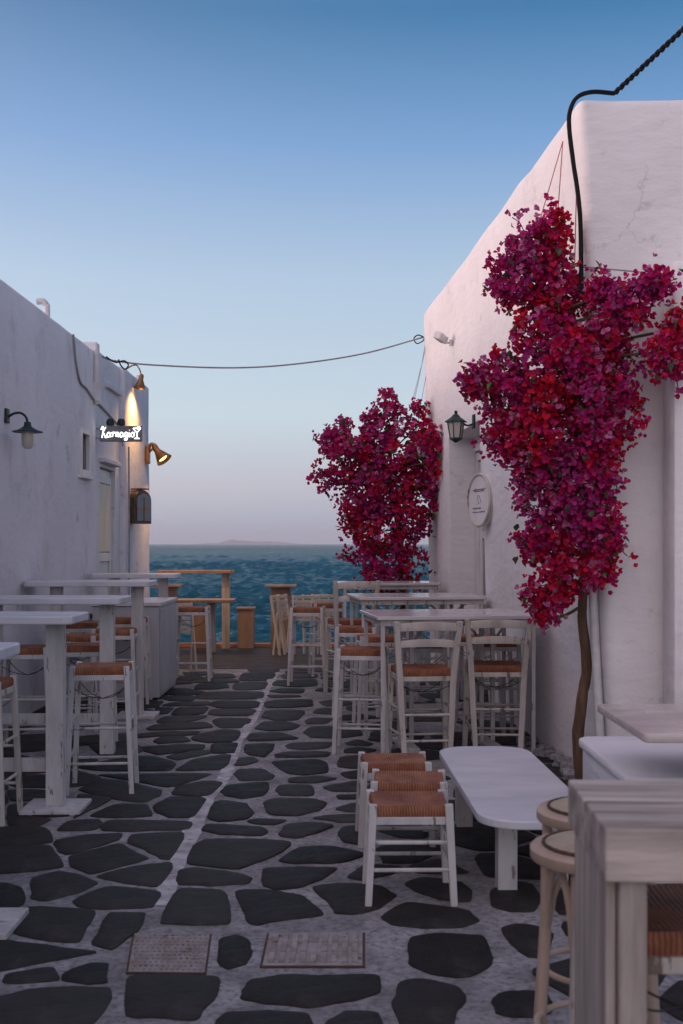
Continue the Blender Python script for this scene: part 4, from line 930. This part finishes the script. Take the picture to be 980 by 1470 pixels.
def folded_chair(x, y, rz, lean, label):
    t = empty('folding_chair', (x, y, 0), R(rz), label, 'folding chair', 'folded chairs at the quay')
    for s in (-1, 1):
        MB().bar((s*.20, -.05, 0), (s*.19, .05+lean, .86), .022, .035).build('frame_leg', M['folded'], t, .003)
        MB().bar((s*.165, .06, 0), (s*.17, -.02+lean*.5, .62), .02, .03).build('frame_leg', M['folded'], t, .003)
    for k_ in range(5): z = .48+k_*.055; MB().bb(-.165, .165, .03+lean*z*1.1, .045+lean*z*1.1, z, z+.042).build('seat_slat', M['folded'], t, .002)
    for k_ in range(2): z = .74+k_*.07; MB().bb(-.19, .19, .02+lean*z*1.1, .04+lean*z*1.1, z, z+.045).build('back_slat', M['folded'], t, .002)
    return t
EDGE, FLAT = 'folded cream chair standing edge-on in front of the tall wooden post', 'folded cream slatted chair standing upright beside the edge-on folded ones'
fcs = [((402-CX)*16.7/F, 16.7, 78), ((411-CX)*16.8/F, 16.8, 72), (-.50, 16.6, 8), (-.36, 16.75, 12), (-.24, 16.9, 5)]
f0 = folded_chair(*fcs[0], .04, EDGE)
o = copy_tree(f0); o.location = ((258-CX)*14.35/F, 14.35, 0); o.rotation_euler = (0, 0, R(30)); o['label'] = 'folded cream slatted chair leaning behind the grey cabinet'; del o['group']
for x, y, rz in fcs[1:]:
    o = copy_tree(f0); o.location = (x, y, 0); o.rotation_euler = (0, 0, R(rz))
    if rz < 40: o['label'] = FLAT; o['group'] = 'upright folded chairs'

# ------------------------------------------------------------------ glossy tables on the right with arched brackets
M['glossy'] = pmat('glossy_white_top', (.60, .59, .60), (.50, .49, .50), 3, .16, .05, 20, (.5, 1, 1), spec=.6)
def right_table(x0, x1, y0, y1, z, label):
    cx, cy = (x0+x1)/2, (y0+y1)/2; t = empty('terrace_table', (cx, cy, 0), RZ-R(90)+R(3), label, 'table'); hw, hd = (x1-x0)/2, (y1-y0)/2
    MB().prism(rounded(-hw, hw, -hd, hd, .025, 3), z-.028, z).build('top', M['glossy'], t, .004)
    MB().bb(-hw+.03, hw-.03, -hd+.03, -hd+.055, z-.075, z-.029).bb(-hw+.03, hw-.03, hd-.055, hd-.03, z-.075, z-.029).bb(-hw+.03, -hw+.055, -hd+.056, hd-.056, z-.075, z-.029).bb(hw-.055, hw-.03, -hd+.056, hd-.056, z-.075, z-.029).build('apron', M['paint_worn'], t, .003)
    for sx in (-.52, .52):
        X = sx*hw
        for o_ in (-.045, .045): MB().bb(X+o_-.016, X+o_+.016, -.02, .02, .04, z-.03).build('post', M['paint'], t, .003)
        MB().bb(X-.06, X+.06, -hd*.62, hd*.62, 0, .04).build('foot', M['paint'], t, .006)
        for s in (-1, 1):                                          # arched bracket
            MB().tube([(X+s*(.065+.20*(1-math.cos(a*math.pi/20))), 0, z-.28+.205*math.sin(a*math.pi/20)) for a in range(11)], .011, 7).build('bracket', M['paint'], t, smooth=True)
    MB().bb(-.52*hw+.062, .52*hw-.062, -.018, .018, .30, .34).build('stretcher', M['paint'], t, .003)
    for sx in (-1, 1):
        for sy in (-1, 1): MB().bar((sx*(hw-.05), sy*(hd-.05), 0), (sx*(hw-.05), sy*(hd-.05), z-.03), .03, .03).build('leg', M['paint'], t, .003)
    return t
right_table(.20, 1.46, 8.62, 9.55, 1.06, 'glossy white terrace table behind the two whitewashed bar chairs')
right_table(.10, 1.34, 10.85, 11.75, 1.10, 'glossy white terrace table in the middle of the row by the door')
right_table(-.06, 1.12, 13.35, 14.15, 1.145, 'glossy white terrace table beside the seaside bougainvillea')

# ------------------------------------------------------------------ right foreground
b = empty('masonry_bench', (2.0, 5.95, 0), 0, 'whitewashed masonry bench behind the marble table', 'bench')
MB().prism([(x-0, y) for x, y in rounded(-.65, 1.2, -.56, .56, .08, 4)], 0, .46).build('base', M['bench'], b, .02, True)
MB().prism(rounded(-.67, 1.2, -.58, .58, .09, 4), .461, .51).build('seat', M['bench'], b, .015, True)
t = empty('marble_table', (1.84, 5.4, 0), 0, 'marble-topped table at the end of the masonry bench', 'table')
MB().prism(rounded(-.54, .6, -.47, .47, .03, 4), .745, .785).build('top', M['marble'], t, .008, True)
MB().lathe([(.03, .5), (.03, .72), (.15, .744)], (.25, -.2, 0), 14).build('post', M['steel'], t, smooth=True)
MB().lathe([(.2, .51), (.2, .52), (.04, .54)], (.25, 0, 0), 18).build('foot', M['steel'], t, smooth=True) if False else None
for sx, sy in ((-.2, -.44), (.5, -.44)): pass
m = MB().bb(.22, .28, -.23, -.17, 0, .5).build('leg', M['steel'], t)
MB().bb(.05, .45, -.40, -.0, 0, .025).build('foot', M['steel'], t, .004) if False else None
# weathered bar table, close by
t = empty('weathered_table', (.52, 2.45, 0), R(-2.5), 'chunky weathered whitewashed wooden bar table', 'table')
MB().prism([(0, -.23), (1.2, -.23), (1.2, .02), (0, .02)], 1.018-.073, 1.05).build('top_board', M['greywood'], t, .005)
MB().prism([(0, .024), (1.2, .024), (1.2, .245), (0, .245)], 1.018-.072, 1.049).build('top_board', M['greywood'], t, .005)
MB().bb(.03, .085, -.212, -.135, 0, .944).build('leg', M['greywood_v'], t, .006)
MB().bb(.03, .085, .13, .225, 0, .944).build('leg', M['greywood_v'], t, .006)
MB().bb(.008, .028, -.19, .20, 0, .943).build('side_board', M['greywood_v'], t, .004)
MB().bb(1.10, 1.17, -.2, -.13, 0, .944).build('leg', M['greywood_v'], t, .006)
put('barw', .735, 2.50, 2, 'rush bar stool pushed under the weathered wooden table', 'stool', None, 1.0, 1.0)
# bentwood stools
def bent_stool(x, y, rz, label):
    t = empty('bentwood_stool', (x, y, 0), R(rz), label, 'stool'); h = .755; r = .185
    MB().lathe([(r-.03, h-.038), (r-.004, h-.038), (r, h-.032), (r, h-.008), (r-.008, h), (r-.035, h+.001), (r-.04, h-.01)], (0, 0, 0), 40).build('seat_ring', M['bentwood'], t, smooth=True)
    s = MB().lathe([(r-.036, h-.02), (r-.036, h+.004), (r-.06, h+.014), (r*.4, h+.022), (.003, h+.024)], (0, 0, 0), 36).build('cushion', M['cushion'], t, smooth=True)
    MB().tube([((r-.038)*math.cos(2*math.pi*i/60), (r-.038)*math.sin(2*math.pi*i/60), h+.006) for i in range(60)], [.0045+.0015*(i % 2) for i in range(60)], 6, True).build('stud_trim', M['rust'], s, smooth=True)
    for k_ in range(4):
        a = R(45+90*k_); ca, sa = math.cos(a), math.sin(a)
        MB().tube(curve_pts([(ca*(r-.035), sa*(r-.035), h-.045), (ca*(r-.03), sa*(r-.03), h*.6), (ca*(r-.002), sa*(r-.002), 0)], 5), .0165, 10).build('leg', M['bentwood'], t, smooth=True)
        b_ = R(135+90*k_); A = Vector((ca*(r-.03), sa*(r-.03), 0)); B = Vector((math.cos(b_)*(r-.03), math.sin(b_)*(r-.03), 0)); pts = []
        for i in range(15):
            u = i/14; p = A.lerp(B, .07+.86*u); pts.append((p.x*1.03, p.y*1.03, h-.25+.19*math.sin(math.pi*u)**.6))
        MB().tube(pts, .0105, 8).build('bent_brace', M['bentwood'], t, smooth=True)
    MB().tube([((r-.02)*math.cos(2*math.pi*i/36), (r-.02)*math.sin(2*math.pi*i/36), .25) for i in range(36)], .010, 8, True).build('foot_ring', M['bentwood'], t, smooth=True)
    return t
b1 = bent_stool(.715, 3.22, 12, 'round bentwood stool with cushioned seat right behind the weathered table')
b2 = copy_tree(b1); b2.location = (.81, 3.67, 0); b2.rotation_euler = (0, 0, R(33)); b2['label'] = 'round bentwood stool with cushioned seat next to the low white table'

# ------------------------------------------------------------------ bougainvillea
def petal_mat(name, c, tr):
    m, nt, bs = base_mat(name); v = vec_n(nt, rnd=False); n = noise_n(nt, v, 26, 4)
    r = ramp(nt, [(.3, tuple(x*.6 for x in c)), (.7, tuple(min(1, x*1.35) for x in c))]); nt.links.new(n.outputs[0], r.inputs[0])
    nt.links.new(r.outputs[0], bs.inputs['Base Color']); bs.inputs['Roughness'].default_value = .6; bs.inputs['Specular IOR Level'].default_value = .2
    tl = N(nt, 'ShaderNodeBsdfTranslucent'); nt.links.new(r.outputs[0], tl.inputs[0]); mx = N(nt, 'ShaderNodeMixShader'); mx.inputs[0].default_value = .35
    o = nt.nodes['Material Output']; nt.links.new(bs.outputs[0], mx.inputs[1]); nt.links.new(tl.outputs[0], mx.inputs[2]); nt.links.new(mx.outputs[0], o.inputs[0]); return m
PET = [petal_mat('bract_crimson', (.50, .008, .075), 0), petal_mat('bract_magenta', (.50, .014, .15), 0), petal_mat('bract_purple', (.42, .035, .21), 0), petal_mat('bract_pale', (.54, .16, .34), 0), petal_mat('bract_red', (.58, .010, .04), 0)]
def floret(rng, s):
    """three papery bracts around a short stem: verts, faces, local +z outward"""
    vs = []; fs = []; op = rng.uniform(.35, 1.05); a0 = rng.uniform(0, 6.28)
    for k_ in range(3):
        a = a0+k_*2.094+rng.uniform(-.25, .25); ca, sa = math.cos(a), math.sin(a); l = s*rng.uniform(.85, 1.2); w_ = l*.48; b = len(vs)
        cr, sr = math.cos(op), math.sin(op)
        for u, wv, lift in ((0, 0, 0), (.38, .85, .10), (.75, .75, .05), (1.05, 0, -.10), (.75, -.75, .05), (.38, -.85, .10), (.5, 0, -.08)):
            rad = u*l*sr; z = u*l*cr+lift*l; rr_ = rad-lift*l*.4
            vs.append((ca*rr_-sa*wv*w_, sa*rr_+ca*wv*w_, z))
        fs += [(b, b+1, b+6), (b+1, b+2, b+6), (b+2, b+3, b+6), (b+3, b+4, b+6), (b+4, b+5, b+6), (b+5, b, b+6)]
    return vs, fs
def leafm(rng, s):
    return [(0, 0, 0), (s*.32, s*.4, .12*s), (s*.2, s*.8, .05*s), (0, s*1.1, -.1*s), (-s*.2, s*.8, .05*s), (-s*.32, s*.4, .12*s), (0, s*.5, -.02*s)], [(0,1,6),(1,2,6),(2,3,6),(3,4,6),(4,5,6),(5,0,6)]
def bougainvillea(name, label, blobs, trunk, tr, count, fs_, seed, nparts, leafn, sprigs=(), dens=.45):
    """blobs: (centre, rx, ry, rz) ellipsoids; flowers sit in clusters through the outer shell"""
    rng = random.Random(seed); t = empty(name, trunk[0], 0, label, 'bougainvillea'); base = Vector(trunk[0])
    tk = [Vector(p)-base for p in trunk]; pts = curve_pts(tk, 6); n = len(pts)
    MB().tube([p+Vector((noise.noise(p*5)*.008, noise.noise(p*5+Vector((4, 0, 0)))*.008, 0)) for p in pts], [tr*(1-.5*i/n)*(1+.14*noise.noise((i*.5, seed, 0))) for i in range(n)], 10).build('trunk', M['bark'], t, smooth=True)
    br = MB(); top = tk[-1]; mid = tk[len(tk)*2//3]
    items = []; shoots = []
    vol = [max(b[1]*b[3]*1.0, .01) for b in blobs]; tot = sum(vol)
    for bi, (c, rx, ry, rz_) in enumerate(blobs):
        c = Vector(c)-base; src = min(pts, key=lambda p: (p-c).length)
        br.tube(curve_pts([src, src.lerp(c, .5)+Vector((rng.uniform(-.05, .05), rng.uniform(-.05, .05), rng.uniform(-.05, .05))), c], 4), [.012]*4+[.009]*4+[.005], 6)
        for q in range(4):                                       # loose shoots that stick out of the mass
            v = Vector((rng.gauss(0, 1), -abs(rng.gauss(0, .6)), rng.gauss(.25, 1))).normalized(); k2 = rng.uniform(1.15, 1.5); shoots.append((c+Vector((v.x*rx, v.y*ry, v.z*rz_))*.7, c+Vector((v.x*rx, v.y*ry, v.z*rz_))*k2))
        for q in range(7):
            v = Vector((rng.gauss(0, 1), rng.gauss(0, 1), rng.gauss(0, 1))).normalized(); e = c+Vector((v.x*rx*.9, v.y*ry*.9, v.z*rz_*.9)); br.tube(curve_pts([c, c.lerp(e, .5)+Vector((0, 0, .03)), e], 3), .0035, 4)
        k_ = int(count*vol[bi]/tot)
        for q in range(k_):
            v = Vector((rng.gauss(0, 1), rng.gauss(0, 1), rng.gauss(0, 1))).normalized(); rr_ = rng.uniform(.22, 1.06)**dens
            pc = c+Vector((v.x*rx, v.y*ry, v.z*rz_))*rr_*(1+.5*noise.noise(v*2.3+Vector((bi, seed, 0))))
            items.append((pc, (v+Vector((0, -.35, .1))).normalized()))
    for a, e in [(Vector(a)-base, Vector(e)-base) for a, e in sprigs]+shoots:
        sp = curve_pts([a, a.lerp(e, .5)+Vector((0, -.02, .05)), e], 5); br.tube(sp, .0035, 5)
        for p in sp[3::2]:
            for q in range(1): items.append((p+Vector((rng.uniform(-.03, .03), rng.uniform(-.03, .03), rng.uniform(-.03, .03))), Vector((rng.gauss(0, 1), -.6, rng.gauss(0, 1))).normalized()))
    tag(br.build('branches', M['twig'], t, smooth=True), kind='stuff')
    flowers = []
    for pc, nd in items:
        cz = noise.noise((pc+base)*3.1+Vector((seed, 0, 0)))+.5*noise.noise((pc+base)*9)+rng.uniform(-.35, .35)
        ci = 2 if cz > .27 else 1 if cz > .02 else 4 if cz < -.38 else 0
        if rng.random() < .12: ci = 3
        for q in range(rng.choice((4, 5, 6, 7))):
            p = pc+Vector((rng.gauss(0, fs_*.72), rng.gauss(0, fs_*.72), rng.gauss(0, fs_*.72)))
            d = (nd+Vector((rng.gauss(0, .55), rng.gauss(0, .55), rng.gauss(0, .55)))).normalized(); flowers.append((p, d, ci if rng.random() < .8 else rng.choice((0, 1, 1, 3)), fs_*rng.uniform(.62, .95)))
    # keep out of the wall of the tall building
    def free(p):
        q = p+base
        if q.y > 7.36 and q.y < 15.0 and q.x > RX(q.y, q.z)-.015: return False
        if q.x > 1.5 and 7.28 < q.y <= 7.36 and q.x > RX(7.4, q.z): return False
        if q.x > 2.02 and q.y > 7.06 and q.z < 3.4: return False
        return True
    flowers = [f for f in flowers if free(f[0])]
    flowers.sort(key=lambda f: (f[0]+base).y)
    own, acc = [], []
    for f in flowers:
        if len(own) < nparts and rng.random() < .5: own.append(f)
        else: acc.append(f)
    m = MB()
    for p, d, ci, s in acc:
        vs, fcs_ = floret(rng, s); q = d.to_track_quat('Z', 'Y').to_matrix(); m.cur = ci; m.add([q @ Vector(v)+p for v in vs], fcs_)
    me = bpy.data.meshes.new('crown'); me.from_pydata(m.v, [], m.f)
    for mm in PET: me.materials.append(mm)
    me.polygons.foreach_set('material_index', m.mi); me.polygons.foreach_set('use_smooth', [True]*len(m.f))
    o = link(bpy.data.objects.new('crown', me), t); tag(o, kind='stuff')
    lib = []
    for i in range(6):
        vs, fcs_ = floret(rng, 1.0)
        for ci in range(5):
            me = bpy.data.meshes.new('flower'); me.from_pydata(vs, [], fcs_); me.materials.append(PET[ci]); me.polygons.foreach_set('use_smooth', [True]*len(fcs_)); lib.append(me)
    for p, d, ci, s in own:
        o = link(bpy.data.objects.new('flower', lib[rng.randrange(6)*5+ci]), t); o.location = p; o.scale = (s, s, s); o.rotation_mode = 'QUATERNION'; o.rotation_quaternion = d.to_track_quat('Z', 'Y')
    m = MB()
    for i in range(leafn):
        pc = rng.choice(flowers)[0]; nd = Vector((0, -1, 0)); p = pc+nd*rng.uniform(0, .03)+Vector((rng.gauss(0, .03), rng.gauss(0, .03), rng.gauss(0, .03)))
        if not free(p): continue
        vs, fcs_ = leafm(rng, rng.uniform(.045, .07)*fs_/.04); q = Matrix.Rotation(rng.uniform(0, 6.28), 3, 'Z') @ Matrix.Rotation(rng.uniform(-1.2, 1.2), 3, 'X'); m.add([q @ Vector(v)+p for v in vs], fcs_)
    tag(m.build('leaves', M['leafm'], t, smooth=True), kind='stuff')
    return t
def B(x, y, rx, ry, D, dep=None):
    k_ = .84 if D < 10 else 1.0; rx *= k_; ry *= k_; p = W(x, y, D); return (p, rx*D/F, (dep if dep else min(rx, ry)*.8*D/F), ry*D/F)
nb = [B(795,335,28,30,7.45,.10), B(765,372,48,34,7.45,.13), B(745,420,42,36,7.45,.14), B(800,418,50,42,7.42,.14), B(858,425,16,16,7.15,.07), B(880,470,26,34,7.1,.10), B(790,480,62,48,7.42,.17), B(840,510,60,50,7.2,.15),
      B(905,440,32,28,7.05,.10), B(935,408,30,20,7.0,.08), B(955,505,34,44,6.95,.10), B(985,470,26,30,6.95,.10), B(715,540,36,22,7.5,.10), B(690,556,28,16,7.5,.09), B(730,585,44,34,7.48,.13), B(800,560,74,52,7.38,.2), B(866,565,48,46,7.15,.13),
      B(735,630,42,38,7.45,.13), B(800,635,72,54,7.35,.2), B(868,625,36,44,7.15,.12), B(820,700,66,50,7.32,.17), B(765,685,38,26,7.42,.10), B(860,690,26,34,7.2,.10), B(795,755,46,38,7.38,.13), B(845,748,38,34,7.22,.10),
      B(876,772,17,24,7.15,.06), B(770,790,28,24,7.4,.08), B(815,815,44,32,7.32,.10), B(858,822,22,20,7.2,.07), B(795,850,38,22,7.36,.08), B(782,880,16,16,7.36,.05)]
sprn = [(W(725,430,7.45), W(697,371,7.4)), (W(760,360,7.45), W(735,312,7.4)), (W(775,350,7.4), W(772,312,7.4)), (W(795,340,7.4), W(806,300,7.4)), (W(700,550,7.5), W(658,540,7.45)), (W(690,560,7.5), W(668,575,7.45)), (W(890,640,7.15), W(930,603,7.0)), (W(860,790,7.2), W(900,798,7.05)), (W(760,740,7.4), W(735,722,7.3)),
        (W(780,870,7.36), W(768,895,7.3)), (W(730,620,7.45), W(700,640,7.35)), (W(720,400,7.45), W(708,380,7.4)), (W(960,520,6.95), W(975,570,6.9))]
tb = G(832, 1124); trk = [(tb.x, 7.62, 0), W(829,1060,7.6), W(836,1000,7.58), W(842,960,7.58), W(838,910,7.57), W(835,870,7.56), W(842,790,7.5), W(846,700,7.42), W(825,600,7.4), W(810,500,7.4), W(800,400,7.42)]
bougainvillea('bougainvillea', 'tall magenta bougainvillea with twisted bare trunk on the corner of the tall building', nb, trk, .042, 1950, .038, 11, 290, 560, sprn)
fb = [B(553,592,18,22,14.5,.15), B(545,622,28,26,14.5,.22), B(600,612,22,22,14.5,.2), B(482,632,24,20,14.5,.2), B(505,655,40,32,14.4,.3), B(560,662,56,40,14.4,.36), B(612,668,28,34,14.35,.25), B(540,708,54,40,14.4,.35), B(478,690,24,13,14.4,.15), B(598,722,42,36,14.3,.3), B(552,762,56,38,14.4,.3), B(552,802,46,28,14.4,.26), B(560,830,46,16,14.4,.22), B(636,660,18,26,13.75,.12), B(622,640,16,20,13.75,.12), B(632,695,16,34,14.1,.14), B(520,735,24,24,14.4,.2)]
sprf = [(W(552,590,14.5), W(552,565,14.4)), (W(600,600,14.5), W(596,588,14.4)), (W(480,625,14.4), W(457,640,14.4)), (W(475,690,14.4), W(447,686,14.4)), (W(500,640,14.4), W(488,604,14.4)), (W(625,640,14.2), W(622,612,14.2)), (W(575,600,14.5), W(572,590,14.4)), (W(520,770,14.4), W(497,768,14.3)), (W(630,720,14.1), W(642,738,14.0))]
tf = (.82, 14.55, 0); trf = [tf, (.80, 14.5, .5), (.76, 14.45, 1.0), W(575, 790, 14.45), W(565, 720, 14.45), W(560, 650, 14.5)]
bougainvillea('bougainvillea', 'round bushy magenta bougainvillea at the sea end of the tall building', fb, trf, .045, 1150, .054, 23, 0, 520, sprf)

# ------------------------------------------------------------------ sea air
hz = MB().bb(-16000, 16000, -60, 17500, -4, 190).build('haze', None); tag(hz, 'thin evening haze over the sea', None, kind='stuff')
m = bpy.data.materials.new('sea_haze'); m.use_nodes = True; nt = m.node_tree; nt.nodes.clear()
v = nt.nodes.new('ShaderNodeVolumePrincipled'); v.inputs['Color'].default_value = (.86, .86, .92, 1); v.inputs['Density'].default_value = .75e-4; v.inputs['Anisotropy'].default_value = 0
o = nt.nodes.new('ShaderNodeOutputMaterial'); nt.links.new(v.outputs[0], o.inputs['Volume']); hz.data.materials.clear(); hz.data.materials.append(m)
